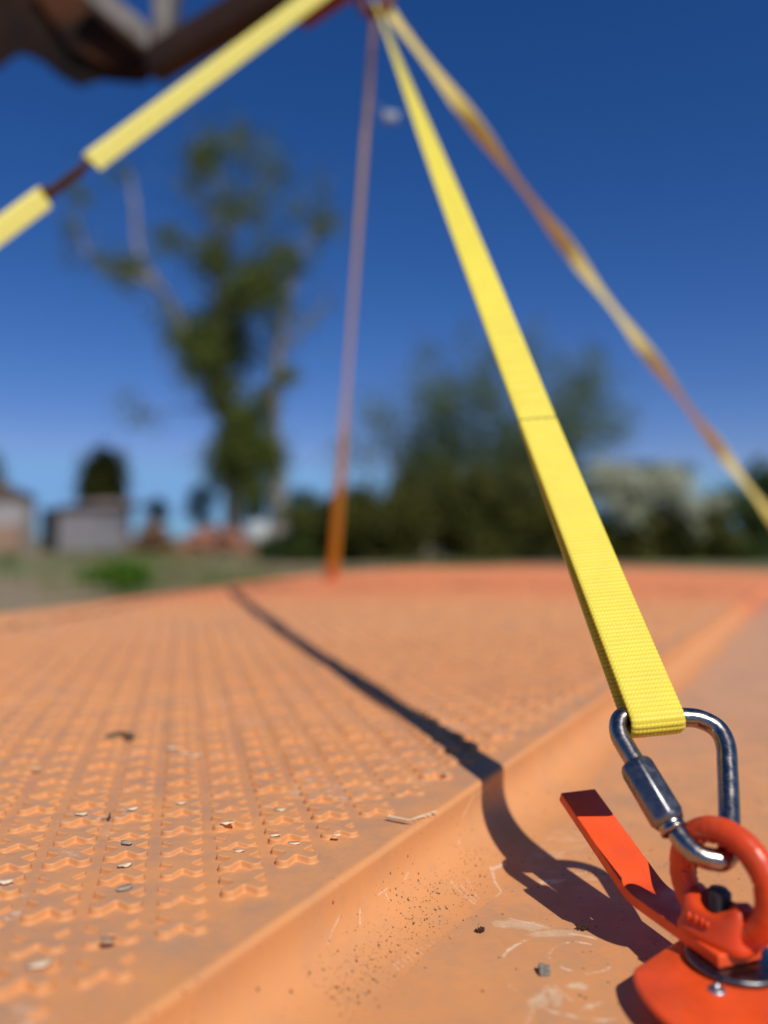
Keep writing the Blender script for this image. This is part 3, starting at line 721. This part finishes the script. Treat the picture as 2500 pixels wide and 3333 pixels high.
bar('lifting_arm', at(980, 62, 1.42), at(1190, -75, 1.30), .028, .03, simple('red_brown_arm', (.22, .045, .02), .7), mach)

# ------------------------------------------------------------ ground and background
def ground_mat():
    m = NT('dry_grass_ground'); v = m.coord()
    g = m.mix(m.ramp(m.noise(v, .55, 6, .6), .36, .54), (.10, .125, .03), (.30, .21, .13))
    g = m.mix(m.ramp(m.noise(v, .16, 4), .5, .64, 0, .8), g, (.10, .15, .035))
    g = m.mix(m.ramp(m.noise(v, 9, 5), .4, .7, 0, .35), g, (.05, .065, .02))
    m.color(g); m.rough(.95); m.bump(m.noise(v, 12, 6), .6, .05); return m.m
xs = np.linspace(-1, 1, 61); X = np.sign(xs)*np.abs(xs)**2.2*700; Y = np.sign(xs)*np.abs(xs)**2.2*700+20
gx, gy = np.meshgrid(X, Y, indexing='ij'); dd = np.sqrt(gx**2+gy**2)
gz = (.07*np.sin(gx*.31+1)*np.cos(gy*.23)+.03*np.sin(gx*.9)*np.sin(gy*.7))*ss(6, 20, dd)
tag(link('ground', np_mesh('ground', np.stack([gx, gy, gz], -1).reshape(-1, 3), [grid_faces(61, 61)[:, ::-1]]), ground_mat(), None, True), kind='structure')

def leaf_mat(name, c, c2, tr=.25):
    m = NT(name); P = m.n('ShaderNodeNewGeometry').outputs['Position']
    m.color(m.mix(m.ramp(m.noise(P, 1.3, 4), .35, .65), c, c2)); m.rough(.6); m.b.inputs['Specular IOR Level'].default_value = .25
    t = m.n('ShaderNodeBsdfTranslucent'); t.inputs[0].default_value = (c[0]*1.5, c[1]*1.6, c[2]*.8, 1)
    x = m.n('ShaderNodeMixShader'); x.inputs[0].default_value = tr
    m.l(m.b.outputs[0], x.inputs[1]); m.l(t.outputs[0], x.inputs[2]); m.l(x.outputs[0], m.t.nodes['Material Output'].inputs[0]); return m.m
def leaves(clusters, size, per_m3, seed, mx=1, hard=True):
    """clusters: (centre, (rx,ry,rz), density)"""
    rg = np.random.default_rng(seed); Vs = []
    for c, r, den in clusters:
        vol = 4.19*r[0]*r[1]*r[2]; n = int(max(8, vol*per_m3*den*mx))
        d = rg.normal(size=(n, 3)); d /= np.linalg.norm(d, axis=1)[:, None]
        p = np.array(tuple(c))+(d*np.array(r)*(rg.random((n, 1))**.45)*(1+.25*rg.normal(size=(n, 1))) if hard else rg.normal(size=(n, 3))*np.array(r)*.62)
        a = rg.normal(size=(n, 3)); a /= np.linalg.norm(a, axis=1)[:, None]
        b = np.cross(a, rg.normal(size=(n, 3))); b /= np.linalg.norm(b, axis=1)[:, None]
        s = size*(.6+.8*rg.random((n, 1)))
        Vs.append(np.stack([p-a*s, p+b*s*.55, p+a*s, p-b*s*.55], 1))
    Vv = np.concatenate(Vs).reshape(-1, 3); Vv[:, 2] = np.maximum(Vv[:, 2], .02)
    return Vv, [np.arange(len(Vv)).reshape(-1, 4)]
def limbs(lst):
    """lst of (points, r0, r1)"""
    out = []
    for pts, r0, r1 in lst:
        pp = catmull(pts, 6); out.append(tube(pp, np.linspace(r0, r1, len(pp)), 9))
    return join(out)
def tree(name, base, crown, cl_mat, lim, bark, label, cat='tree', group=None, crown_name='crown', trunk_name='trunk'):
    r = empty(name, base); tag(r, label, cat, group)
    if crown: link(crown_name, np_mesh(crown_name, *crown), cl_mat, r)
    if lim: link(trunk_name, np_mesh(trunk_name, *lim), bark, r, True)
    return r
M_leafA = leaf_mat('poplar_leaves', (.075, .105, .018), (.130, .150, .026))
M_leafB = leaf_mat('dark_leaves', (.028, .054, .010), (.060, .090, .014))
M_leafC = leaf_mat('hedge_leaves', (.055, .062, .010), (.105, .105, .018))
M_leafD = leaf_mat('grey_green_leaves', (.105, .150, .075), (.150, .185, .075), .4)
M_leafE = leaf_mat('pale_blossom', (.52, .52, .46), (.36, .38, .28))
M_leafF = leaf_mat('bright_grass_green', (.060, .15, .010), (.10, .20, .018))
M_bark = simple('pale_grey_bark', (.30, .27, .24), .9, scale=3, c2=(.20, .17, .14))
M_bark2 = simple('brown_bark', (.12, .09, .07), .9, scale=3)

# --- large tree with the two pale stems (region 7 coordinates)
DT = 36.0
def P7(zx, zy, D=DT): return at(zx*.7535, 300+zy*.7535, D)
def rm(z, D=DT): return z*.7535*D/F
rg = random.Random(11)
cl = []
for zx, zy, rz, den in [(870, 300, 75, .75), (950, 215, 80, .28), (1050, 230, 95, .22), (1180, 350, 85, .25), (1000, 480, 110, .30), (855, 420, 55, .35), (1400, 580, 70, .55), (1390, 440, 60, .18), (1290, 520, 60, .15), (720, 620, 65, .5), (800, 680, 60, .25), (950, 720, 80, 1.0), (1230, 730, 70, 1.1), (1120, 800, 110, 1.0), (1000, 870, 90, .9), (860, 760, 60, .4), (540, 775, 70, .8), (430, 755, 55, .5), (610, 750, 50, .5), (350, 440, 55, .5), (510, 350, 60, .25), (310, 600, 55, .35), (300, 720, 40, .2), (800, 1050, 90, 1.1), (930, 1000, 100, 1.0), (1010, 1110, 110, .8), (880, 1170, 90, 1.0), (940, 1300, 80, 1.3), (990, 1390, 60, 1.4), (1215, 1230, 55, 1.2), (1150, 1320, 60, 1.1), (1090, 1420, 75, 1.3), (1040, 1500, 85, 1.5), (990, 1590, 95, 1.6), (1110, 1590, 85, 1.6), (1060, 1690, 90, 1.4), (560, 1390, 75, .16), (650, 1420, 60, .12), (1200, 1030, 80, .22), (1400, 900, 60, .12), (1280, 950, 80, .1), (700, 950, 60, .25)]:
    for k in range(4):
        cl.append((P7(zx+rg.uniform(-.55, .55)*rz, zy+rg.uniform(-.5, .5)*rz, DT+rg.uniform(-2.2, 2.2)), (rm(rz)*.85, rm(rz)*1.1, rm(rz)*.80), den))
for zx, zy, rz, den in [(960, 400, 240, .07), (420, 600, 160, .05), (1300, 560, 190, .07), (1250, 980, 150, .05), (700, 900, 150, .04), (1050, 650, 230, .07)]:
    cl.append((P7(zx, zy), (rm(rz), 2.0, rm(rz)), den))
crown = leaves(cl, .12, 105, 1, hard=False)
lim = limbs([([P7(1010, 2030), P7(1010, 1850), P7(1008, 1660), P7(1000, 1450), P7(960, 1200), P7(950, 900), P7(960, 600), P7(940, 330)], .55, .04),
             ([P7(1200, 2030), P7(1200, 1850), P7(1195, 1640), P7(1180, 1430), P7(1200, 1150), P7(1250, 880), P7(1300, 700), P7(1400, 560)], .48, .03),
             ([P7(1000, 1450), P7(880, 1180), P7(760, 960), P7(680, 830), P7(600, 700), P7(580, 480), P7(560, 360)], .26, .09),
             ([P7(690, 850), P7(540, 770), P7(380, 700), P7(320, 500)], .14, .04), ([P7(960, 1000), P7(1120, 820), P7(1240, 720)], .16, .04),
             ([P7(1180, 1430), P7(980, 1380), P7(760, 1370), P7(560, 1390)], .10, .03), ([P7(950, 700), P7(1080, 450), P7(1180, 330)], .10, .03),
             ([P7(1200, 1150), P7(1350, 980), P7(1430, 880)], .10, .03), ([P7(940, 650), P7(860, 450), P7(870, 290)], .1, .03)])
tree('tall_tree', Vector((P7(1080, 2000).x, DT, 0)), crown, M_leafA, lim, M_bark, 'tall half-bare tree with two thick pale stems and clumps of green leaves')
# --- bare loose tree on the right (region 8 coordinates)
def P8(zx, zy, D=31): return at(1250+zx*.7535, 1000+zy*.7535, D)
cl = []
for zx, zy, rz, den in [(200, 380, 110, .5), (400, 420, 120, .5), (620, 240, 100, .35), (880, 330, 110, .5), (800, 480, 120, .5), (950, 520, 90, .35), (300, 600, 130, .6), (100, 650, 110, .6), (600, 600, 130, .6), (10, 500, 100, .3), (450, 210, 80, .25), (340, 110, 60, .15), (720, 640, 120, .7), (180, 220, 70, .25), (480, 720, 150, .8), (250, 720, 120, .8), (900, 220, 60, .3), (-120, 620, 90, .25), (640, 90, 50, .12)]:
    for k in range(4):
        D = 31+rg.uniform(-2, 2); cl.append((P8(zx+rg.uniform(-.5, .5)*rz, zy+rg.uniform(-.5, .5)*rz, D), (rm(rz, 31)*1.0, rm(rz, 31)*1.1, rm(rz, 31)*1.0), den))
crown = leaves(cl, .085, 140, 2, hard=False)
br = [([P8(430, 1130), P8(430, 900), P8(420, 700)], .16, .10)]
for (a, b) in [((420, 780), (150, 300)), ((420, 780), (350, 120)), ((420, 740), (620, 160)), ((430, 800), (880, 260)), ((430, 830), (980, 480)), ((420, 800), (40, 480)), ((420, 720), (250, 200)), ((430, 760), (760, 300)), ((420, 700), (460, 150)), ((300, 640), (-60, 600))]:
    mx_, my_ = (a[0]+b[0])/2+rg.uniform(-40, 40), (a[1]+b[1])/2+50
    br.append(([P8(*a), P8(mx_, my_, 31+rg.uniform(-1, 1)), P8(*b, 31+rg.uniform(-1.5, 1.5))], .07, .015))
tree('loose_tree', Vector((P8(430, 900).x, 31, 0)), crown, M_leafD, limbs(br), M_bark2, 'thin grey-green tree with many fine upright branches behind the focused strap')
# --- hedge: several shrubs in a row
hx = [(-390, 960, 150, 120), (-260, 940, 150, 150), (-110, 930, 150, 205), (40, 900, 160, 215), (210, 890, 160, 225), (390, 880, 170, 230), (580, 880, 170, 235), (780, 930, 170, 170), (980, 950, 170, 150), (1170, 980, 170, 130), (1360, 950, 160, 170), (1520, 930, 150, 180), (1680, 870, 150, 240)]
names = ['next to the dim foot of the upright strap', 'second from the left', 'left of the loose tree', 'under the left side of the loose tree', 'under the loose tree trunk', 'just left of the focused strap', 'behind the focused strap', 'just right of the focused strap', 'below the left of the pale blossom', 'below the middle of the pale blossom', 'below the right end of the pale blossom', 'left of the right-edge shrub', 'at the right edge']
for k, (zx, zy, rx, ry) in enumerate(hx):
    D = 22+rg.uniform(-.6, .6); cl = []
    c0 = P8(zx, zy, D); top = P8(zx, zy-ry, D).z
    for q in range(13):
        x = rg.uniform(-.9, .9)*rm(rx, D); z = rg.uniform(.05, .86)*top*(1-.25*abs(x)/rm(rx, D))
        cl.append((Vector((c0.x+x, D+rg.uniform(-.8, .8), z)), (rm(rx, D)*.50, .7, top*.22), 1.0))
    tree('hedge_shrub', Vector((c0.x, D, 0)), leaves(cl, .072, 700, 30+k), M_leafB if k in (0, 12, 11) else M_leafC,
         limbs([([Vector((c0.x, D, 0)), Vector((c0.x+.1, D, top*.4)), Vector((c0.x-.1, D, top*.8))], .07, .02), ([Vector((c0.x, D, .1)), Vector((c0.x+.5, D, top*.6))], .05, .02)]), M_bark2,
         'dark green hedge shrub, '+names[k], 'shrub', 'shrubs of the hedge beyond the mat')
# pale blossoming shrub and the dark shrub above it
cl = []
for zx, zy, rz, den in [(950, 750, 80, .6), (1060, 770, 80, .8), (1170, 765, 80, 1), (1280, 770, 70, 1), (1100, 850, 70, .6), (1060, 900, 50, .5), (1330, 860, 60, .6), (1340, 950, 40, .5), (980, 850, 50, .35), (1430, 860, 60, .25), (870, 800, 50, .2)]:
    for k in range(3): cl.append((P8(zx+rg.uniform(-.5, .5)*rz, zy+rg.uniform(-.4, .4)*rz, 20.8+rg.uniform(-.2, .3)), (rm(rz, 20.8)*.8, .35, rm(rz, 20.8)*.55), den))
b0 = P8(1150, 900, 20.9)
tree('blossom_shrub', Vector((b0.x, 20.9, 0)), leaves(cl, .07, 2200, 60, hard=False), M_leafE, limbs([([Vector((b0.x, 20.9, 0)), Vector((b0.x, 20.9, 1)), P8(1150, 780, 20.9)], .05, .02), ([Vector((b0.x, 20.9, .6)), P8(1280, 790, 20.9)], .04, .015)]), M_bark2, 'pale whitish blossoming shrub in front of the hedge at right', 'shrub')
cl = []
for zx in range(850, 1320, 50):
    cl.append((P8(zx+rg.uniform(-15, 15), 690+.00022*(zx-1080)**2, 29), (.45, .8, .22), 1.3))
cl += [(P8(1100+rg.uniform(-200, 200), 790+rg.uniform(-40, 60), 29), (.7, .8, .5), .9) for k in range(10)]
b0 = P8(1080, 900, 29)
tree('laurel_shrub', Vector((b0.x, 29, 0)), leaves(cl, .08, 230, 61), M_leafB, limbs([([Vector((b0.x, 29, 0)), Vector((b0.x, 29, 1)), P8(1080, 760, 29)], .08, .03)]), M_bark2, 'low dark rounded shrub top showing above the pale blossom', 'shrub')

# left background (region 7 coordinates)
def shrub(name, zx, zy, rx, ry, D, mat_, label, den=1, n=12, size=.08, seed=0, cat='shrub', grp=None, per=150):
    c0 = P7(zx, zy, D); cl = []
    for q in range(n):
        a = rg.uniform(0, 6.28); r = math.sqrt(rg.random())
        cl.append((Vector((c0.x+math.cos(a)*r*rm(rx, D)*.75, D+rg.uniform(-.5, .5)*rm(rx, D), max(.1, c0.z+math.sin(a)*r*rm(ry, D)*.75))), (rm(rx, D)*.42, rm(rx, D)*.42, rm(ry, D)*.38), den))
    return tree(name, Vector((c0.x, D, 0)), leaves(cl, size, per, 80+seed), mat_, limbs([([Vector((c0.x, D, 0)), Vector((c0.x+.05, D, c0.z*.6)), Vector((c0.x, D, max(.2, c0.z)))], max(.03, rm(rx, D)*.1), .02)]), M_bark2, label, cat, grp)
shrub('round_tree', 458, 1690, 125, 175, 44, M_leafC, 'small dark rounded tree rising behind the grey shed', den=1.0, n=34, size=.12, seed=1, cat='tree', per=150)
shrub('yard_bush', 670, 1810, 70, 60, 40, M_leafC, 'low dark bush between the grey shed and the tall tree', seed=2, per=600)
shrub('understorey_bush', 860, 1790, 75, 100, 39, M_leafB, 'dark bush directly left of the tall tree stem', seed=3, per=600)
shrub('understorey_bush', 1100, 1800, 60, 120, 39.5, M_leafB, 'dark bush standing between the two pale tree stems', seed=4, per=600)
shrub('understorey_bush', 1310, 1790, 85, 90, 38, M_leafB, 'dark bush between the tall tree and the upright strap', seed=5, per=600)
shrub('weed_clump', 510, 2090, 150, 60, 9.5, M_leafF, 'bright green clump of weeds on the ground left of the mat', n=18, size=.05, seed=6, cat='weeds', per=6000)
shrub('weed_clump', 30, 2020, 70, 45, 16, M_leafF, 'green weed clump at the left edge of the photo', n=10, size=.05, seed=7, cat='weeds', per=700)
# tall grass patches as one mass
rg2 = np.random.default_rng(5); nG = 16000
gx_ = rg2.uniform(-13, 2, nG); gy_ = rg2.uniform(9, 34, nG); keep = (np.sin(gx_*.9+gy_*.35)+np.sin(gy_*.55-gx_*.3)+rg2.normal(size=nG)*.5) > .2
gx_, gy_ = gx_[keep], gy_[keep]; n_ = len(gx_); hh = rg2.uniform(.08, .28, n_); a = rg2.uniform(0, 6.28, n_); w_ = .02
p0 = np.stack([gx_-np.cos(a)*w_, gy_-np.sin(a)*w_, np.zeros(n_)-.05], -1); p1 = np.stack([gx_+np.cos(a)*w_, gy_+np.sin(a)*w_, np.zeros(n_)-.05], -1)
p2 = np.stack([gx_+rg2.normal(size=n_)*.06, gy_+rg2.normal(size=n_)*.06, hh], -1)
tag(link('tall_grass', np_mesh('tall_grass', np.stack([p0, p1, p2], 1).reshape(-1, 3), [np.arange(n_*3).reshape(-1, 3)]), leaf_mat('grass_blades', (.12, .16, .045), (.20, .19, .08)), None), kind='stuff')

# sheds, house, rubble
def px_box(name, zx0, zx1, zy0, depth, D, m, par, zbase=0):
    a = P7(zx0, zy0, D); b = P7(zx1, zy0, D)
    return link(name, box_me(name, b.x-a.x, depth, a.z-zbase, ((a.x+b.x)/2, D+depth/2, (a.z+zbase)/2), 0, .02), m, par)
M_shed = simple('corrugated_grey', (.24, .23, .24), .6, scale=2, c2=(.19, .18, .19))
sh = empty('grey_shed', (P7(400, 1950, 38).x, 38, 0)); tag(sh, 'plain grey metal shed in the left background below the small round tree', 'shed')
px_box('wall', 250, 545, 1800, .8, 38, M_shed, sh)
a = P7(240, 1800, 38); b = P7(562, 1770, 38)
v, f = prism([(0, 0), (b.x-a.x, 0), (b.x-a.x, .45), ((b.x-a.x)*.55, .40), (0, .08)], (1, 0, 0), (0, 0, 1), (0, 1, 0), 1.1, (a.x, 37.8, a.z+.003))
link('roof', np_mesh('roof', v, f), simple('faded_brown_roof', (.20, .16, .15), .8), sh)
px_box('dark_doorway', 178, 247, 1800, .6, 38.3, simple('dark_interior', (.02, .02, .022), .9), sh)
ho = empty('white_house', (P7(20, 1950, 36).x, 36, 0)); tag(ho, 'white walled outbuilding with brown roof at the left edge of the photo', 'house')
px_box('wall', -320, 105, 1745, 1.2, 36, simple('white_wall', (.36, .34, .33), .8, scale=1, c2=(.28, .26, .25)), ho)
px_box('lower_panel', -320, 95, 1870, .2, 35.75, simple('tan_panel', (.34, .22, .15), .8, scale=1), ho)
a = P7(-330, 1745, 36); b = P7(115, 1745, 36)
v, f = prism([(0, 0), (b.x-a.x, 0), ((b.x-a.x)*.62, .75), (0, 1.25)], (1, 0, 0), (0, 0, 1), (0, 1, 0), 1.6, (a.x, 35.8, a.z+.003))
link('roof', np_mesh('roof', v, f), simple('brown_roof', (.15, .09, .05), .85), ho)
shrub('house_tree', -20, 1640, 60, 90, 44, M_leafC, 'brownish green tree behind the white house at the left edge', seed=9, cat='tree', size=.12, per=170)
def heap(name, zx0, zx1, zt, D, m, label, cat, n=26, br=(.38, .2, .16), seed=1):
    r = random.Random(seed); a = P7(zx0, zt, D); b = P7(zx1, zt, D); bm = bmesh.new(); Wd_ = b.x-a.x
    for i in range(n):
        x = r.random(); hgt = a.z*(1-abs(2*x-1)**3)
        s = Matrix.Diagonal((br[0]*r.uniform(.7, 1.3), br[1]*r.uniform(.7, 1.3), br[2]*r.uniform(.7, 1.3), 1))
        bmesh.ops.create_cube(bm, size=1, matrix=Matrix.Translation((a.x+x*Wd_, D+r.uniform(-.4, .4), r.uniform(.05, 1)*max(.1, hgt)))@Matrix.Rotation(r.uniform(-.5, .5), 4, 'Y')@Matrix.Rotation(r.uniform(0, 3), 4, 'Z')@s)
    me = bpy.data.meshes.new(name); bm.to_mesh(me); bm.free()
    o = link(name, me, m, None); tag(o, label, cat); return o
heap('brick_heap', 790, 1090, 1885, 33, simple('red_brick', (.40, .17, .10), .9, scale=3, c2=(.30, .16, .11)), 'low heap of reddish bricks in front of the tall tree', 'brick heap', n=110, br=(.7, .3, .22))
heap('timber_heap', 590, 740, 1850, 34, simple('brown_timber', (.26, .13, .06), .9, scale=3, c2=(.12, .07, .04)), 'small heap of brown boards right of the grey shed', 'board heap', n=60, br=(.9, .2, .12), seed=2)
c = P7(1115, 1895, 30); r_ = rm(52, 30)
v, f = lathe([(r_*x, r_*y) for x, y in ((.0001, .80), (.5, .72), (.85, .5), (1, .2), (1, -.9), (.97, -1.0), (.0001, -1.0))], c, seg=32)
v[:, 2] = np.maximum(v[:, 2], 0)
tag(link('water_tank', np_mesh('water_tank', v, f), simple('chalky_white', (.50, .52, .50), .7, scale=2), None, True), 'pale round water tank standing right of the brick heap', 'tank')

# ------------------------------------------------------------ litter on the mat
def flake(p, size, rz, seed, m, label, group, name='husk_flake', cat='husk', thick=.0003, curl=.25):
    r = random.Random(seed); n = 10; V = []; 
    for lay in (0, 1):
        for i in range(n):
            t = 2*math.pi*i/n; x = math.cos(t)*size*(1+r.uniform(-.2, .2)); y = math.sin(t)*size*.55*(1+r.uniform(-.25, .25))
            z = -curl*y*y/size*2.5-abs(x)*.10+size*.22+(.1+lay*1.0)*thick
            V.append((p[0]+x*math.cos(rz)-y*math.sin(rz), p[1]+x*math.sin(rz)+y*math.cos(rz), p[2]+z))
    i = np.arange(n); j = (i+1) % n
    o = link(name, np_mesh(name, np.array(V), [np.stack([i, j, j+n, i+n], -1), np.array([i[::-1]]), np.array([i+n])]), m, None, False)
    return tag(o, label, cat, group)
M_husk = simple('dry_husk', (.82, .64, .42), .8, scale=300, c2=(.66, .48, .30))
M_husk2 = simple('grey_husk', (.45, .38, .28), .8, scale=300, c2=(.30, .24, .17))
G = 'dry husks on the treads'
def on_deck(px, py, dz=.0024): return on_z(px, py, DECK+dz)
HL = {0: 'flat cream husk on a tread, leftmost of the sharp pair above the dead bud', 1: 'curled cream husk on a tread just right of the dead bud', 2: 'folded brown husk casting a small shadow, middle of the third tread column',
      3: 'small pale husk on the tread right under the folded brown husk', 4: 'long greyish husk, lowest sharp one of the third tread column', 6: 'round pale husk in the middle of a tall cross tread',
      9: 'large ragged pale husk on a worn tread near the middle of the mat', 8: 'pale husk on the cross tread nearest the round husk', 12: 'blurred pale husk cut by the left edge of the photo', 14: 'blurred pale husk on the lowest treads at left',
      5: 'tiny pale husk on a tread to the right of the curled cream husk', 7: 'tiny pale husk on a tread just beyond the worn tread with the slim husk', 10: 'slim pale husk on the worn tread left of the splinters', 11: 'tiny pale husk on the last tread before the lip, below the splinters',
      13: 'dull brown husk nearest the camera in the third tread column', 15: 'middle one of three blurred pale husks right of the twig', 16: 'leftmost of three blurred pale husks right of the twig', 17: 'rightmost of three blurred pale husks right of the twig', 18: 'blurred pale husk left of the twig', 19: 'tiny pale husk on a tread beside the dark strap shadow'}
for k, (px, py, s, rz, mi) in enumerate(HUSKS):
    flake(on_deck(px, py, .0033), s, rz, k, (M_husk, M_husk2)[mi], HL.get(k, 'tiny pale dry husk lying on one of the other cross treads'), G)
# torn pale splinter on the lip
sp = []
for k in range(9):
    q = on_deck(1330+k*9, 2668-k*3, .0006); sp.append(tube([q, q+Vector((.002, -.0006, .0006)), q+Vector((.0045+.001*math.sin(k*3), -.0016, .0004+.0006*math.sin(k)))], [.0003, .0006, .0001], 6))
for k in range(7):
    q = on_deck(1255+k*10, 2662+k*2, .0020); sp.append(tube([q, q+Vector((.002, .0002, .0009)), q+Vector((.0046, -.0006, .0004))], [.0003, .0007, .0001], 6))
v, f = join(sp); tag(link('torn_splinters', np_mesh('torn_splinters', v, f), simple('torn_fibre', (.74, .54, .34), .8), None, True), 'torn pale plastic splinters on the lip beside the last cross treads', 'splinters')
# small twig on the deck
q = on_deck(355, 2402, .004)
v, f = tube(catmull([on_deck(345, 2402, .003), on_deck(385, 2390, .004), on_deck(430, 2395, .005)], 5), .0022, 8)
tag(link('twig', np_mesh('twig', v, f), simple('grey_twig', (.14, .10, .06), .9), None, True), 'dark blurred twig lying across the treads at left', 'twig')
q0 = on_deck(356, 2668, .0005)
v, f = join([tube([q0+Vector((-.0012, 0, 0)), q0+Vector((0, 0, .0012)), q0+Vector((.0004, 0, .0040))], [.0004, .0007, .0002], 6), tube([q0+Vector((-.004, .0005, .0002)), q0+Vector((.001, 0, .0008))], .00025, 5)])
tag(link('dead_bud', np_mesh('dead_bud', v, f), simple('brown_bud', (.10, .05, .03), .8), None, True), 'tiny dark dead bud standing between two tread columns', 'bud')
# insect frass on the flange
def frass(px, py, w, h, seed, label):
    r = random.Random(seed); c = on_z(px, py, FL+.0006); ps = []
    for k in range(46):
        a = r.uniform(0, 6.28); rr = math.sqrt(r.random()) if seed == 2 else r.uniform(.55, 1)
        p = c+Vector((math.cos(a)*rr*w, math.sin(a)*rr*h, r.uniform(0, .0010))); s = r.uniform(.00025, .00055); d_ = Vector((r.uniform(-1, 1), r.uniform(-1, 1), r.uniform(-.5, .5))).normalized()*s
        ps.append(tube([p-d_, p, p+d_], [s*.5, s, s*.4], 6))
    v, f = join(ps); tag(link('dirt_crumb', np_mesh('dirt_crumb', v, f), simple('dark_crumb', (.07, .032, .018), .9, scale=900), None, True), label, 'dirt crumb', 'dirt crumbs on the flange')
frass(1562, 3030, .0020, .0020, 1, 'dark ring-shaped dirt crumb on the flange, left of the pale scuff')
frass(1897, 3024, .0027, .0013, 2, 'dark elongated dirt crumb on the flange near the shadow of the link')
# pebble
bm = bmesh.new(); bmesh.ops.create_icosphere(bm, subdivisions=3, radius=.0030)
c = on_z(1772, 3172, FL)
for v_ in bm.verts:
    k = 1+.25*math.sin(v_.co.x*1500)*math.cos(v_.co.y*1300+1); v_.co = Vector((max(-.0022, min(.0024, v_.co.x*k*1.1)), max(-.0020, min(.0020, v_.co.y*k)), max(-.0015, min(.0021, v_.co.z*k))))+c+Vector((0, 0, .0016))
me = bpy.data.meshes.new('pebble'); bm.to_mesh(me); bm.free()
tag(link('pebble', me, simple('grey_stone', (.27, .25, .21), .8, scale=400, c2=(.17, .16, .13), bump=.4, bscale=1500, bdist=.0005), None), 'small grey angular pebble on the flange left of the base plate', 'pebble')
# loose crumbs on the wall foot and flange: uncountable grit
r = random.Random(9); ps = []
for k in range(1100):
    t = r.random(); cx_, cy_ = 1060+520*t, 3260-500*t; a_ = r.gauss(0, 55)
    p = edge_at(cx_+a_*.7, cy_+a_*.75+r.gauss(0, 8))+Vector((0, 0, .0001)); s = r.uniform(.00008, .00024)*(2.3 if r.random() < .06 else 1)
    d_ = Vector((r.uniform(-1, 1), r.uniform(-1, 1), r.uniform(-1, 1))).normalized()*s*1.3
    j_ = Vector((r.gauss(0, .0006), r.gauss(0, .0006), 0)); p = p+j_
    ps.append(tube([p-d_, p, p+d_], [s*.4, s*.8, s*.3], 5))
v, f = join(ps); tag(link('loose_grit', np_mesh('loose_grit', v, f), simple('brown_grit', (.13, .075, .045), .9, scale=900, c2=(.06, .04, .03)), None, True), kind='stuff')
